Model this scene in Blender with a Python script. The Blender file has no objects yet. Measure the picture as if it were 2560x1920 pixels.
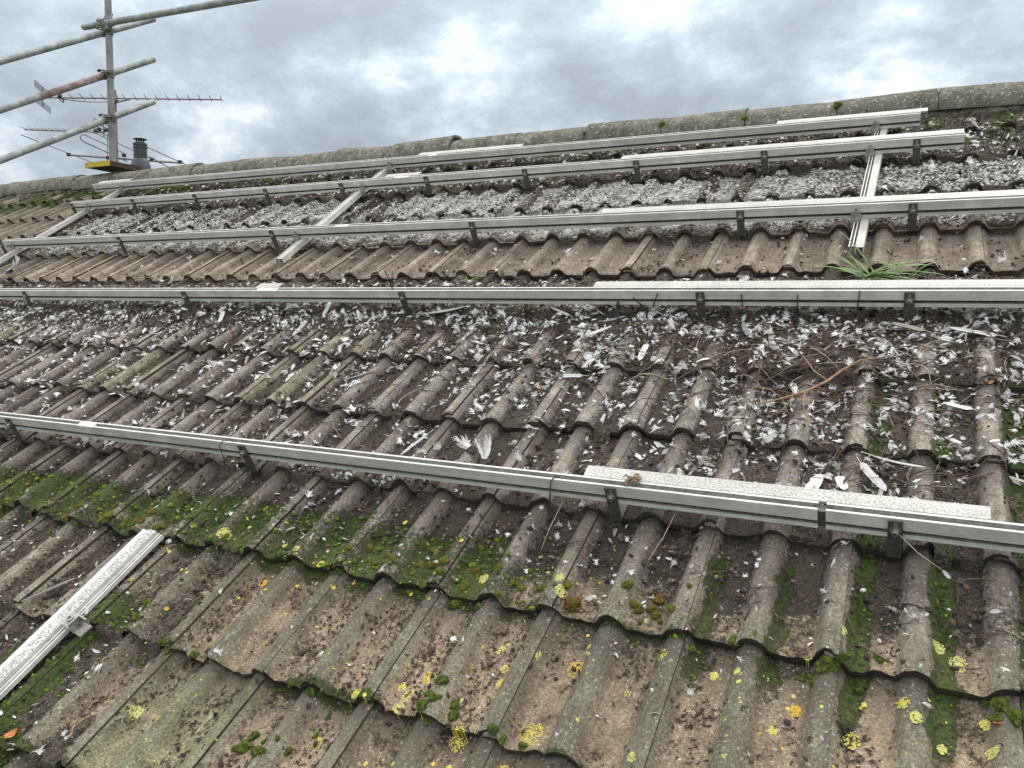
import bpy, math, random
import numpy as np
from mathutils import Matrix, Vector

sc = bpy.context.scene
RNG = np.random.default_rng(7)
random.seed(7)

# ---------------------------------------------------------------- frame of the roof
# roof coordinates: u along the ridge, v up the slope, h out of the slope (h = 0 touches the tops of the tile rolls)
PITCH = math.radians(30.5)
EAVE_Z = 5.0
ROOF = Matrix.Translation((0, 0, EAVE_Z)) @ Matrix.Rotation(PITCH, 4, 'X')
G = 0.3287          # gauge of the tile courses
SP = 0.15           # distance between rolls
STEP = 0.023        # rise of one course over the next
ROLL = 0.033

# ---------------------------------------------------------------- camera
CR = np.array([[0.89577801, 0.3880627, -0.21676969],
               [0.04824943, -0.56967575, -0.82045203],
               [-0.44187526, 0.72448387, -0.52902682]])
CC = np.array([0.71113744, -0.73995208, 1.38644044])
FPX = 2011.18
cam_d = bpy.data.cameras.new('camera'); cam = bpy.data.objects.new('camera', cam_d)
sc.collection.objects.link(cam)
cm = Matrix([[CR[0][0], -CR[1][0], -CR[2][0], CC[0]],
             [CR[0][1], -CR[1][1], -CR[2][1], CC[1]],
             [CR[0][2], -CR[1][2], -CR[2][2], CC[2]],
             [0, 0, 0, 1]])
_q = (ROOF @ cm).to_quaternion()
cam.matrix_world = Matrix.Translation((ROOF @ cm).translation) @ _q.to_matrix().to_4x4()
cam_d.sensor_width = 36.0
cam_d.lens = 36.0 * FPX / 2560.0
cam_d.clip_start = 0.05
cam_d.clip_end = 5000
sc.camera = cam

# ---------------------------------------------------------------- world, sun, exposure
SUN_EL, SUN_AZ = math.radians(58), math.radians(20)      # azimuth from +Y towards +X
w = bpy.data.worlds.new('World'); sc.world = w; w.use_nodes = True
nt = w.node_tree; nt.nodes.clear()
def N(t, typ, **kw):
    n = t.nodes.new(typ)
    for k, v in kw.items(): setattr(n, k, v)
    return n
def L(t, a, b): t.links.new(a, b)
out = N(nt, 'ShaderNodeOutputWorld'); bg = N(nt, 'ShaderNodeBackground')
sky = N(nt, 'ShaderNodeTexSky', sky_type='NISHITA', sun_disc=False)
sky.sun_elevation = SUN_EL; sky.sun_rotation = SUN_AZ
tc = N(nt, 'ShaderNodeTexCoord'); sep = N(nt, 'ShaderNodeSeparateXYZ'); L(nt, tc.outputs['Generated'], sep.inputs[0])
def M(t, op, a, b=None, c=None, clamp=False):
    n = N(t, 'ShaderNodeMath', operation=op); n.use_clamp = clamp
    for i, x in enumerate((a, b, c)):
        if x is None: continue
        if isinstance(x, (int, float)): n.inputs[i].default_value = x
        else: L(t, x, n.inputs[i])
    return n.outputs[0]
def RAMP(t, fac, stops, interp='LINEAR'):
    n = N(t, 'ShaderNodeValToRGB'); cr = n.color_ramp; cr.interpolation = interp
    while len(cr.elements) < len(stops): cr.elements.new(0.5)
    for e, (p, c) in zip(cr.elements, stops):
        e.position = p; e.color = (c, c, c, 1) if isinstance(c, (int, float)) else (*c, 1)
    L(t, fac, n.inputs[0]); return n.outputs[0]
def MIX(t, fac, a, b, mode='MIX'):
    n = N(t, 'ShaderNodeMix', data_type='RGBA', blend_type=mode)
    for s, x in ((n.inputs[0], fac), (n.inputs[6], a), (n.inputs[7], b)):
        if isinstance(x, (int, float)): s.default_value = x
        elif isinstance(x, tuple): s.default_value = (*x, 1)
        else: L(t, x, s)
    return n.outputs[2]
def NOISE(t, vec, scale, detail=4, rough=0.55, dist=0.0):
    n = N(t, 'ShaderNodeTexNoise'); n.inputs['Scale'].default_value = scale
    n.inputs['Detail'].default_value = detail; n.inputs['Roughness'].default_value = rough
    n.inputs['Distortion'].default_value = dist
    if vec is not None: L(t, vec, n.inputs['Vector'])
    return n.outputs[0]
zc = M(nt, 'ADD', M(nt, 'MAXIMUM', sep.outputs[2], 0.0), 0.45)
cx = M(nt, 'DIVIDE', sep.outputs[0], zc); cy = M(nt, 'DIVIDE', sep.outputs[1], zc)
comb = N(nt, 'ShaderNodeCombineXYZ'); L(nt, cx, comb.inputs[0]); L(nt, cy, comb.inputs[1])
comb.inputs[2].default_value = 3.3
n1 = NOISE(nt, comb.outputs[0], 2.7, 9, 0.60, 0.15)
n2 = NOISE(nt, comb.outputs[0], 9.0, 7, 0.62, 0.1)
cl = M(nt, 'ADD', M(nt, 'MULTIPLY', n1, 0.68), M(nt, 'MULTIPLY', n2, 0.32))
# brighter breaks in the cloud deck at fixed bearings (x, y on the cloud plane)
BRK = []
def dirw(px, py):
    d = np.array([(px-1280)/FPX, (py-960)/FPX, 1.0]); r = CR.T @ d
    v = ROOF.to_3x3() @ Vector(r); v.normalize(); return v
def cplane(px, py):
    v = dirw(px, py); z = max(v.z, 0) + 0.45; return v.x/z, v.y/z
for (px, py, rad, amp) in [(1190, 150, 0.10, 0.075), (860, 200, 0.11, 0.06), (1010, 190, 0.08, 0.05), (1560, 60, 0.08, 0.085), (2150, 150, 0.09, 0.04), (1330, 120, 0.06, 0.04),
                           (2330, 190, 0.08, 0.07), (60, 90, 0.12, 0.03), (1450, 250, 0.12, -0.06), (1900, 50, 0.10, -0.06), (500, 330, 0.14, 0.02), (700, 40, 0.12, -0.04), (2400, 60, .1, -.03), (900, 320, .1, -.05)]:
    a, b = cplane(px, py)
    dx = M(nt, 'SUBTRACT', cx, a); dy = M(nt, 'SUBTRACT', cy, b)
    r2 = M(nt, 'ADD', M(nt, 'MULTIPLY', dx, dx), M(nt, 'MULTIPLY', dy, dy))
    g = M(nt, 'POWER', 2.718, M(nt, 'MULTIPLY', r2, -1.0/(rad*rad)))
    cl = M(nt, 'ADD', cl, M(nt, 'MULTIPLY', g, amp))
cl = M(nt, 'MULTIPLY_ADD', M(nt, 'SUBTRACT', cl, .5), 1.4, .495)
ccol = RAMP(nt, cl, [(0.36, (0.38, 0.425, 0.475)), (0.46, (0.44, 0.505, 0.57)), (0.54, (0.53, 0.605, 0.68)), (0.61, (0.68, 0.76, 0.84)), (0.70, (0.95, 0.99, 1.02))])
ccol = MIX(nt, RAMP(nt, sep.outputs[2], [(0.33, 0), (0.6, 1)]), ccol, MIX(nt, 0.75, ccol, (0.66, 0.635, 0.60)))
zen = M(nt, 'MULTIPLY_ADD', M(nt, 'POWER', M(nt, 'MAXIMUM', sep.outputs[2], 0.0), 1.5), 3.4, 0.86)
zen = M(nt, 'MULTIPLY', zen, RAMP(nt, M(nt, 'MULTIPLY_ADD', sep.outputs[1], -.5, .5), [(.3, .96), (.7, 1.0)]))
zen = M(nt, 'MULTIPLY', zen, M(nt, 'MULTIPLY_ADD', M(nt, 'MAXIMUM', M(nt, 'MULTIPLY', sep.outputs[1], -1.0), 0.0), .55, 1.0))
vm = N(nt, 'ShaderNodeVectorMath', operation='SCALE'); L(nt, ccol, vm.inputs[0]); L(nt, zen, vm.inputs['Scale'])
vs = N(nt, 'ShaderNodeVectorMath', operation='SCALE'); L(nt, sky.outputs[0], vs.inputs[0]); vs.inputs['Scale'].default_value = 0.10
mx = MIX(nt, 0.93, vs.outputs[0], vm.outputs[0])
L(nt, mx, bg.inputs['Color']); bg.inputs['Strength'].default_value = 1.0
L(nt, bg.outputs[0], out.inputs[0])
sd = bpy.data.lights.new('sun', 'SUN'); sd.energy = 1.3; sd.angle = math.radians(25); sd.color = (1.0, 0.97, 0.92)
so = bpy.data.objects.new('sun', sd); sc.collection.objects.link(so)
so.rotation_euler = Vector((-math.sin(SUN_AZ)*math.cos(SUN_EL), -math.cos(SUN_AZ)*math.cos(SUN_EL), -math.sin(SUN_EL))).to_track_quat('-Z', 'Y').to_euler()
sc.view_settings.view_transform = 'Standard'; sc.view_settings.look = 'None'
sc.view_settings.exposure = 0.0; sc.view_settings.gamma = 1.0; sc.view_settings.use_curve_mapping = False

# ---------------------------------------------------------------- helpers
def mesh_np(name, V, F, attrs=None, smooth=False):
    """V (n,3), F (m,k) one polygon size"""
    V = np.asarray(V, np.float32); F = np.asarray(F, np.int32)
    me = bpy.data.meshes.new(name)
    m, k = F.shape
    me.vertices.add(len(V)); me.vertices.foreach_set('co', V.ravel())
    me.loops.add(m*k); me.loops.foreach_set('vertex_index', F.ravel())
    me.polygons.add(m); me.polygons.foreach_set('loop_start', np.arange(0, m*k, k, dtype=np.int32))
    me.polygons.foreach_set('loop_total', np.full(m, k, np.int32))
    me.polygons.foreach_set('use_smooth', np.full(m, smooth, bool))
    if attrs:
        for nme, a in attrs.items():
            at = me.attributes.new(nme, 'FLOAT', 'POINT'); at.data.foreach_set('value', np.asarray(a, np.float32))
    me.update(calc_edges=True); me.validate()
    return me
def mesh_py(name, V, F, smooth=False):
    me = bpy.data.meshes.new(name); me.from_pydata([tuple(v) for v in V], [], [tuple(f) for f in F])
    if smooth: me.polygons.foreach_set('use_smooth', [True]*len(me.polygons))
    me.update(); return me
def link(name, me, mat=None, parent=None, mw=None, smooth=None):
    o = bpy.data.objects.new(name, me); sc.collection.objects.link(o)
    if mat is not None and len(me.materials) == 0: me.materials.append(mat)
    if mw is not None: o.matrix_local = mw
    if parent is not None: o.parent = parent
    return o
def empty(name, mw=None):
    o = bpy.data.objects.new(name, None); sc.collection.objects.link(o); o.empty_display_size = 0.05
    if mw is not None: o.matrix_local = mw
    return o
def tag(o, label=None, cat=None, group=None, kind=None):
    if label: o['label'] = label
    if cat: o['category'] = cat
    if group: o['group'] = group
    if kind: o['kind'] = kind
    return o
class MB:
    def __init__(s): s.V = []; s.F = []
    def add(s, V, F):
        b = len(s.V); s.V += [tuple(v) for v in V]; s.F += [tuple(i+b for i in f) for f in F]; return s
    def box(s, a, b):
        x0, y0, z0 = a; x1, y1, z1 = b
        return s.add([(x0,y0,z0),(x1,y0,z0),(x1,y1,z0),(x0,y1,z0),(x0,y0,z1),(x1,y0,z1),(x1,y1,z1),(x0,y1,z1)],
                     [(0,3,2,1),(4,5,6,7),(0,1,5,4),(1,2,6,5),(2,3,7,6),(3,0,4,7)])
    def tube(s, pts, r, n=8, cap=True):
        pts = [Vector(p) for p in pts]; m = len(pts)
        rs = r if isinstance(r, (list, tuple)) else [r]*m
        V = []; prev = None
        for i, p in enumerate(pts):
            d = (pts[min(i+1, m-1)] - pts[max(i-1, 0)]).normalized()
            a = prev if prev is not None else (Vector((0,0,1)) if abs(d.z) < .9 else Vector((1,0,0)))
            x = d.cross(a).normalized(); y = x.cross(d).normalized(); prev = y
            for k in range(n):
                t = 2*math.pi*k/n; V.append(p + (x*math.cos(t)+y*math.sin(t))*rs[i])
        F = [(i*n+k, i*n+(k+1) % n, (i+1)*n+(k+1) % n, (i+1)*n+k) for i in range(m-1) for k in range(n)]
        if cap: F += [tuple(range(n-1, -1, -1)), tuple(range((m-1)*n, m*n))]
        return s.add(V, F)
    def pipe(s, p, q, r, t=0.004, n=20):          # open-ended hollow tube
        p = Vector(p); q = Vector(q); d = (q-p).normalized(); a = Vector((0,0,1)) if abs(d.z) < .9 else Vector((1,0,0))
        x = d.cross(a).normalized(); y = x.cross(d).normalized(); V = []
        for c in (p, q):
            for rr in (r, r-t):
                for k in range(n):
                    g = 2*math.pi*k/n; V.append(c+(x*math.cos(g)+y*math.sin(g))*rr)
        F = []
        for k in range(n):
            k2 = (k+1) % n
            F += [(k, k2, 2*n+k2, 2*n+k), (n+k2, n+k, 3*n+k, 3*n+k2), (k2, k, n+k, n+k2), (2*n+k, 2*n+k2, 3*n+k2, 3*n+k)]
        return s.add(V, F)
    def lathe(s, prof, c=(0,0,0), n=28):
        V = [(c[0]+r*math.cos(2*math.pi*k/n), c[1]+r*math.sin(2*math.pi*k/n), c[2]+z) for r, z in prof for k in range(n)]
        F = [(i*n+k, i*n+(k+1) % n, (i+1)*n+(k+1) % n, (i+1)*n+k) for i in range(len(prof)-1) for k in range(n)]
        return s.add(V, F)
    def prism(s, poly, axis_fn, a, b):            # poly: 2-D outline, axis_fn(t, p) -> 3-D
        n = len(poly); V = [axis_fn(a, p) for p in poly]+[axis_fn(b, p) for p in poly]
        F = [(k, (k+1) % n, n+(k+1) % n, n+k) for k in range(n)] + [tuple(range(n-1, -1, -1)), tuple(range(n, 2*n))]
        return s.add(V, F)
    def mesh(s, name, smooth=False):
        return mesh_py(name, s.V, s.F, smooth)

# value noise in numpy
class VN:
    def __init__(s, seed): s.t = np.random.default_rng(seed).random((256, 256))
    def __call__(s, x, y):
        x = np.asarray(x, float); y = np.asarray(y, float)
        xi = np.floor(x).astype(int); yi = np.floor(y).astype(int); fx = x-xi; fy = y-yi
        fx = fx*fx*(3-2*fx); fy = fy*fy*(3-2*fy); t = s.t
        g = lambda a, b: t[a % 256, b % 256]
        return (g(xi, yi)*(1-fx)+g(xi+1, yi)*fx)*(1-fy)+(g(xi, yi+1)*(1-fx)+g(xi+1, yi+1)*fx)*fy
    def f(s, x, y, sc_, o=3):
        a = 0; w_ = 1; tot = 0
        for k in range(o): a = a+w_*s(x*sc_*2**k+17.3*k, y*sc_*2**k+5.1*k); tot += w_; w_ *= .55
        return a/tot
vn1, vn2, vn3 = VN(1), VN(2), VN(3)
def sst(a, b, x):
    t = np.clip((x-a)/(b-a), 0, 1); return t*t*(3-2*t)

# ---------------------------------------------------------------- tile form
def rollshape(d, R=0.0315):
    t = np.abs(d)/R
    return np.where(t < .85, np.sqrt(np.maximum(1-t*t, 0)), .527*np.clip(1-(t-.85)/.50, 0, 1)**2)
def prof(x):
    """height below the roll-top plane and roll mask for x = offset from a lap-joint roll, any range"""
    xm = np.mod(np.asarray(x, float)+0.075, 0.3)-0.075        # [-.075, .225)
    r1 = rollshape(xm); r2 = rollshape(xm-0.15)
    sh = np.where(xm > 0.0145, 0.0045*r1, 0.0)
    r = np.maximum(r1, r2)
    return -ROLL+ROLL*r-sh, r
def tjit(j, k):
    rs = np.random.default_rng(int((j+50)*1009+(k+200)*31)); return rs.normal(0, 1, 6), rs.random(4)
def surf(u, v):
    """height of the tiled surface at u, v"""
    u = np.asarray(u, float); v = np.asarray(v, float)
    p, r = prof(u); fr = v/G-np.floor(v/G)
    return p-STEP*fr

# --- zones of the slope (what has grown or gathered where)
def z_array(u, v):        # the part once covered by the panels
    return sst(0.50, 0.66, v+0.04*(vn1.f(u, v, 6)-.5))*sst(-4.9, -4.6, u-(v-2.3)*0.1)*(1-sst(0.95, 1.25, u)*sst(2.2, 2.6, v))
def z_warm(u, v):
    return sst(1.5, 1.8, v)*(1-sst(2.33, 2.45, v))*sst(-4.7, -3.8, u)
def moss_f(u, v):
    n = vn2.f(u, v, 7, 3); n2_ = vn3.f(u, v, 3, 2)
    d = np.mod(u+0.075, 0.15)-0.075+.030*(vn1.f(u, v, 30, 2)-.5)
    pan = sst(0.02, 0.045, np.abs(d))
    band = sst(0.24, 0.36, v)*(1-sst(0.50, 0.60, v+0.05*(n-.5)))*sst(-3.2, -2.6, u)*(0.55+0.45*pan)
    band *= sst(0.34, 0.58, n2_+0.5*(n-.5)+0.10*sst(-1.4, -2.0, u)+.14*sst(-.7, -.3, u)*(1-sst(.3, .45, u))*(v < .47))
    band = np.maximum(band, sst(0.36, .42, v)*(1-sst(.48, .56, v))*sst(-2.9, -2.5, u)*(1-sst(-1.2, -.9, u))*sst(.32, .5, n2_))
    side = sst(0.53, 0.62, u)*sst(0.018, 0.032, d)*(1-sst(0.062, 0.075, d))*sst(0.1, 0.25, v)*(1-sst(1.35, 1.55, v))
    side = np.maximum(side, sst(.84, .9, u)*pan*sst(.2, .4, v)*(1-sst(1.3, 1.5, v))*sst(.34, .5, n+.1))
    side = np.maximum(side, 0.75*sst(0.25, 0.32, u)*(1-sst(.6, .7, u))*sst(0.015, 0.03, d)*(1-sst(0.055, 0.07, d))*sst(0.15, 0.3, v)*(1-sst(.55, .65, v)))
    loose = sst(-1.30, -1.22, u)*(1-sst(-1.10, -1.03, u))*(1-sst(0.10, 0.2, v))*sst(-.6, -.4, v)*sst(.25, .4, n)
    loose = np.maximum(loose, (1-sst(-1.15, -1.08, u))*(1-sst(-.12, 0.0, v))*0.9*sst(.3, .5, n))
    top = sst(3.02, 3.15, v)*(1-sst(3.45, 3.6, v))*sst(.40, .6, n)*0.8
    topr = sst(.62, .8, u)*sst(3.0, 3.1, v)*0.9*sst(.3, .5, n)
    left = (1-sst(-4.9, -4.7, u))*sst(3.3, 3.45, v)*sst(.4, .55, n)*.8
    fr = np.mod(v/G, 1.0)
    lip = (1-sst(.04, .10, fr))*sst(.50, .66, vn1.f(u, v, 5, 2))*(1-sst(.6, .7, v))*.8
    up = sst(0.90, 0.97, fr)*sst(.45, .62, vn1.f(u+7, v, 6, 2))*(1-sst(.6, .7, v))*.8
    return np.clip(np.maximum.reduce([band, side, loose, top, topr, left, lip, up]), 0, 1)
def dirt_f(u, v):
    d = np.mod(u+0.075, 0.15)-0.075; pan = sst(0.022, 0.042, np.abs(d))
    n = vn1.f(u, v, 5, 3); n2_ = vn3.f(u, v, 11, 3)
    a = sst(0.50, 0.66, v)*(1-sst(1.45, 1.6, v))*(0.08+0.92*pan)*(0.55+.6*n)
    a = np.maximum(a, sst(1.08, 1.3, v+0.22*sst(-.5, .5, u)+.25*(n-.5))*(1-sst(1.66, 1.7, v))*np.maximum(pan, .12+.88*sst(1.42, 1.6, v)))
    a = np.maximum(a, sst(1.60, 1.66, v)*(1-sst(1.93, 2.0, v+.06*(n2_-.5)))*.9)
    a = np.maximum(a, sst(2.0, 2.1, v)*(1-sst(2.25, 2.3, v))*pan*.25*sst(.45, .6, n2_))
    a = np.maximum(a, sst(2.3, 2.36, v)*sst(-4.7, -4.5, u)*.75*(.4+.6*n))
    a = np.maximum(a, sst(2.96, 3.02, v)*sst(-4.8, -4.6, u)*.95)
    a = np.maximum(a, (1-sst(0.5, .66, v))*pan*sst(.46, .62, n2_)*.42)
    a = np.maximum(a, sst(.36, .50, v+.12*(n-.5))*(1-sst(.62, .68, v))*pan*(.62+.35*n))
    a = np.maximum(a, (1-sst(-1.1, -.8, u))*(1-sst(.30, .36, v))*(.35+.5*pan)*sst(.3, .5, n))
    return np.clip(a, 0, 1)
def lich_f(u, v):
    return np.clip((1-sst(.32, .50, v+.10*(vn1.f(u, v, 9, 2)-.5)))*(0.5+sst(-1.3, -.8, u)*.5) + (1-sst(-5.0, -4.7, u))*0.5*sst(1.8, 2.2, v)+sst(3.3, 3.4, v)*.3, 0, 1)

# ---------------------------------------------------------------- materials
def newmat(name):
    m = bpy.data.materials.new(name); m.use_nodes = True; t = m.node_tree
    b = t.nodes['Principled BSDF']; return m, t, b
def ATT(t, n): a = N(t, 'ShaderNodeAttribute'); a.attribute_name = n; return a.outputs['Fac']
def OBJ(t): return N(t, 'ShaderNodeTexCoord').outputs['Object']
def MAPP(t, vec, s, loc=(0,0,0)):
    n = N(t, 'ShaderNodeMapping'); n.inputs['Scale'].default_value = s; n.inputs['Location'].default_value = loc; L(t, vec, n.inputs[0]); return n.outputs[0]
def BUMP(t, b, h, dist=0.002, st=1.0):
    n = N(t, 'ShaderNodeBump'); n.inputs['Strength'].default_value = st; n.inputs['Distance'].default_value = dist
    L(t, h, n.inputs['Height']); L(t, n.outputs[0], b.inputs['Normal'])

def tile_material():
    m, t, b = newmat('weathered_concrete_tile')
    P = OBJ(t); pr = ATT(t, 'pr'); rnd = ATT(t, 'rnd'); mo = ATT(t, 'moss'); di = ATT(t, 'dirt'); li = ATT(t, 'lich'); wa = ATT(t, 'warm'); nf = ATT(t, 'nf'); nd = ATT(t, 'nd')
    fine = NOISE(t, P, 420, 3, .7); grain = NOISE(t, P, 150, 4, .7); mid = NOISE(t, P, 22, 5, .6); big = NOISE(t, P, 5, 4, .55)
    streak = NOISE(t, MAPP(t, P, (60, 6, 60)), 1.0, 4, .6)
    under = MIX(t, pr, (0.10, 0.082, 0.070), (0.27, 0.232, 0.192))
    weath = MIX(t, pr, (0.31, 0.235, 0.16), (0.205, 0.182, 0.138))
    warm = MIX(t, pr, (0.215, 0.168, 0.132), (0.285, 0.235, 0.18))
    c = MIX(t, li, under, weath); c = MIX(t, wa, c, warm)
    # old grey-green algae film over some of the weathered rolls
    alg = M(t, 'MULTIPLY', RAMP(t, mid, [(0.42, 0), (0.6, 1)]), M(t, 'MULTIPLY', li, M(t, 'MULTIPLY_ADD', pr, .30, .08)))
    c = MIX(t, alg, c, (0.115, 0.13, 0.085))
    # one tile differs from the next
    tv = M(t, 'MULTIPLY_ADD', rnd, 0.42, 0.80)
    odd = M(t, 'GREATER_THAN', rnd, 0.93)
    c = MIX(t, M(t, 'MULTIPLY', odd, .55), c, (0.15, 0.16, 0.085))
    v = N(t, 'ShaderNodeVectorMath', operation='SCALE'); L(t, c, v.inputs[0])
    s = M(t, 'MULTIPLY', tv, M(t, 'MULTIPLY_ADD', RAMP(t, fine, [(.3, 0), (.7, 1)]), .7, .65)); s = M(t, 'MULTIPLY', s, M(t, 'MULTIPLY_ADD', RAMP(t, grain, [(.34, 0), (.66, 1)]), .80, .60))
    s = M(t, 'MULTIPLY', s, M(t, 'MULTIPLY_ADD', RAMP(t, mid, [(.32, 0), (.68, 1)]), .62, .66)); s = M(t, 'MULTIPLY', s, M(t, 'MULTIPLY_ADD', RAMP(t, streak, [(.35, 0), (.65, 1)]), .40, .78))
    s = M(t, 'MULTIPLY', s, M(t, 'MULTIPLY_ADD', big, .6, .7))
    L(t, s, v.inputs['Scale']); c = v.outputs[0]
    # shadow of the next lap, painted as darker colour on each tile head
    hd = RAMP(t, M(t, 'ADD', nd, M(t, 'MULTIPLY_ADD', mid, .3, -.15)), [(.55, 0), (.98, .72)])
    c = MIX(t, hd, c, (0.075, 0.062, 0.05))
    # white droppings and pale lichen
    sp = NOISE(t, P, 150, 3, .6); spm = RAMP(t, sp, [(.61, 0), (.66, 1)])
    spz = RAMP(t, NOISE(t, P, 9, 3, .6), [(.44, .06), (.64, 1)])
    c = MIX(t, M(t, 'MULTIPLY', M(t, 'MULTIPLY', spm, spz), .75), c, (0.62, 0.60, 0.55))
    pl = RAMP(t, NOISE(t, P, 34, 6, .72), [(.63, 0), (.67, 1)])
    c = MIX(t, M(t, 'MULTIPLY', M(t, 'MULTIPLY', pl, li), .6), c, (0.40, 0.43, 0.33))
    yl = RAMP(t, NOISE(t, MAPP(t, P, (1,1,1), (5,3,1)), 75, 3, .6), [(.67, 0), (.69, 1)])
    yz = RAMP(t, NOISE(t, MAPP(t, P, (1,1,1), (2,8,1)), 7, 2, .5), [(.5, 0), (.6, 1)])
    c = MIX(t, M(t, 'MULTIPLY', M(t, 'MULTIPLY', yl, yz), M(t, 'MULTIPLY', li, .9)), c, (0.62, 0.56, 0.07))
    # dirt
    dm = RAMP(t, M(t, 'ADD', M(t, 'MULTIPLY', di, 1.0), M(t, 'MULTIPLY_ADD', NOISE(t, P, 70, 6, .85), 2.4, -1.2)), [(.42, 0), (.66, .88)])
    dc = MIX(t, RAMP(t, NOISE(t, P, 240, 3, .7), [(.4, 0), (.65, 1)]), (0.016, 0.012, 0.010), (0.12, 0.092, 0.07))
    c = MIX(t, dm, c, dc)
    # moss stain
    mm = RAMP(t, M(t, 'ADD', mo, M(t, 'MULTIPLY_ADD', NOISE(t, P, 85, 6, .85), 2.4, -1.2)), [(.46, 0), (.75, .85)])
    mc = MIX(t, RAMP(t, NOISE(t, P, 130, 3, .6), [(.35, 0), (.65, 1)]), (0.022, 0.046, 0.004), (0.078, 0.135, 0.010))
    c = MIX(t, mm, c, mc)
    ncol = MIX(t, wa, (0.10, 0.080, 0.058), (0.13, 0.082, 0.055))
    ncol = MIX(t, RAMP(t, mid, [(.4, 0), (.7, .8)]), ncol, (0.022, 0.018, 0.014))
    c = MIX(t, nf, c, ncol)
    L(t, c, b.inputs['Base Color'])
    rr = M(t, 'MULTIPLY_ADD', mid, -.5, 1.05); L(t, rr, b.inputs['Roughness']); b.inputs['Specular IOR Level'].default_value = 0.35
    h = M(t, 'ADD', M(t, 'MULTIPLY', fine, .5), M(t, 'ADD', M(t, 'MULTIPLY', grain, 1.0), M(t, 'MULTIPLY', mid, 1.4)))
    h = M(t, 'ADD', h, M(t, 'MULTIPLY', mm, M(t, 'MULTIPLY', NOISE(t, P, 110, 4, .7), 3.0)))
    h = M(t, 'ADD', h, M(t, 'MULTIPLY', dm, M(t, 'MULTIPLY', NOISE(t, P, 90, 4, .8), 2.2)))
    BUMP(t, b, h, 0.006, 1.0)
    return m
def simple(name, col, rough=.7, metal=0.0, var=0.35, scale=40, bump=0.0, bscale=None, col2=None, attr=None, spec=.5):
    m, t, b = newmat(name); P = OBJ(t)
    n = NOISE(t, P, scale, 5, .65)
    c = MIX(t, RAMP(t, n, [(.35, 0), (.65, 1)]), tuple(x*(1-var) for x in col), col2 if col2 else tuple(min(x*(1+var), 1) for x in col))
    L(t, c, b.inputs['Base Color']); b.inputs['Roughness'].default_value = rough; b.inputs['Metallic'].default_value = metal
    b.inputs['Specular IOR Level'].default_value = spec
    if bump: BUMP(t, b, NOISE(t, P, bscale or scale*3, 4, .7), bump)
    return m
def attr_mat(name, stops, rough=.8, trans=0.0, scale=200, bump=.001):
    """colour chosen per piece by the 'rnd' attribute"""
    m, t, b = newmat(name)
    c = RAMP(t, ATT(t, 'rnd'), stops); n = NOISE(t, OBJ(t), scale, 3, .6)
    v = N(t, 'ShaderNodeVectorMath', operation='SCALE'); L(t, c, v.inputs[0]); L(t, M(t, 'MULTIPLY_ADD', n, .6, .7), v.inputs['Scale'])
    L(t, v.outputs[0], b.inputs['Base Color']); b.inputs['Roughness'].default_value = rough
    if bump: BUMP(t, b, n, bump)
    if trans:
        tr = N(t, 'ShaderNodeBsdfTranslucent'); L(t, v.outputs[0], tr.inputs[0])
        mxs = N(t, 'ShaderNodeMixShader'); mxs.inputs[0].default_value = trans
        L(t, b.outputs[0], mxs.inputs[1]); L(t, tr.outputs[0], mxs.inputs[2]); L(t, mxs.outputs[0], t.nodes['Material Output'].inputs[0])
    return m
def alu_material(name, base=(0.70, 0.685, 0.65), speck=0.0):
    m, t, b = newmat(name); P = OBJ(t)
    st = NOISE(t, MAPP(t, P, (1.5, 60, 60)), 1.0, 4, .6); bl = NOISE(t, P, 14, 5, .65); fi = NOISE(t, P, 260, 3, .7)
    c = MIX(t, RAMP(t, bl, [(.35, 0), (.7, 1)]), tuple(x*.80 for x in base), tuple(min(1, x*1.12) for x in base))
    c = MIX(t, M(t, 'MULTIPLY', RAMP(t, st, [(.45, 0), (.7, 1)]), .35), c, (0.36, 0.34, 0.31))
    dd = RAMP(t, NOISE(t, P, 120, 4, .7), [(.64, 0), (.70, 1)])
    c = MIX(t, M(t, 'MULTIPLY', dd, .6), c, (0.09, 0.08, 0.065))
    if speck:
        sx = RAMP(t, NOISE(t, P, 210, 5, .8), [(.49, 0), (.55, 1)])
        c = MIX(t, M(t, 'MULTIPLY', sx, speck), c, (0.13, 0.125, 0.10))
        b.inputs['Metallic'].default_value = 0.0
    else: b.inputs['Metallic'].default_value = 0.05
    L(t, c, b.inputs['Base Color'])
    L(t, M(t, 'MULTIPLY_ADD', bl, .35, .32), b.inputs['Roughness'])
    BUMP(t, b, fi, 0.0004)
    return m
M_TILE = tile_material()
M_ALU = alu_material('weathered_aluminium', (0.70, 0.685, 0.655))
M_ALUT = alu_material('speckled_aluminium', (0.58, 0.565, 0.53), 0.75)
M_ALUC = alu_material('soiled_aluminium', (0.50, 0.485, 0.44), 0.35)
M_ALUL = alu_material('dirty_speckled_aluminium', (0.62, 0.62, 0.60), 1.0)
M_GROOVE = simple('grimy_shaded_groove', (0.20, 0.19, 0.165), .8, .1, .4, 60)  # groove shade under the overhang painted into the colour, together with grime
M_SLOT = simple('grimy_shaded_slot', (0.36, 0.35, 0.32), .8, .1, .3, 60)  # slot walls: recess shade and grime put into a darker grey
M_HOOK = simple('dull_steel', (0.10, 0.095, 0.085), .55, .4, .3, 60, .0006)
M_CLAMP = simple('grey_aluminium_clamp', (0.36, 0.345, 0.315), .5, .35, .3, 50, .0005)
M_BOLT = simple('bolt_steel', (0.33, 0.32, 0.30), .4, .7, .3, 80)
M_GALV = simple('galvanised_tube', (0.25, 0.275, 0.265), .6, .15, .30, 12, .0008, 90, col2=(0.36, 0.39, 0.375))
M_GALVD = simple('dull_galvanised_upright', (0.235, 0.235, 0.225), .6, .2, .25, 10, .0008, 90)
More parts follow.
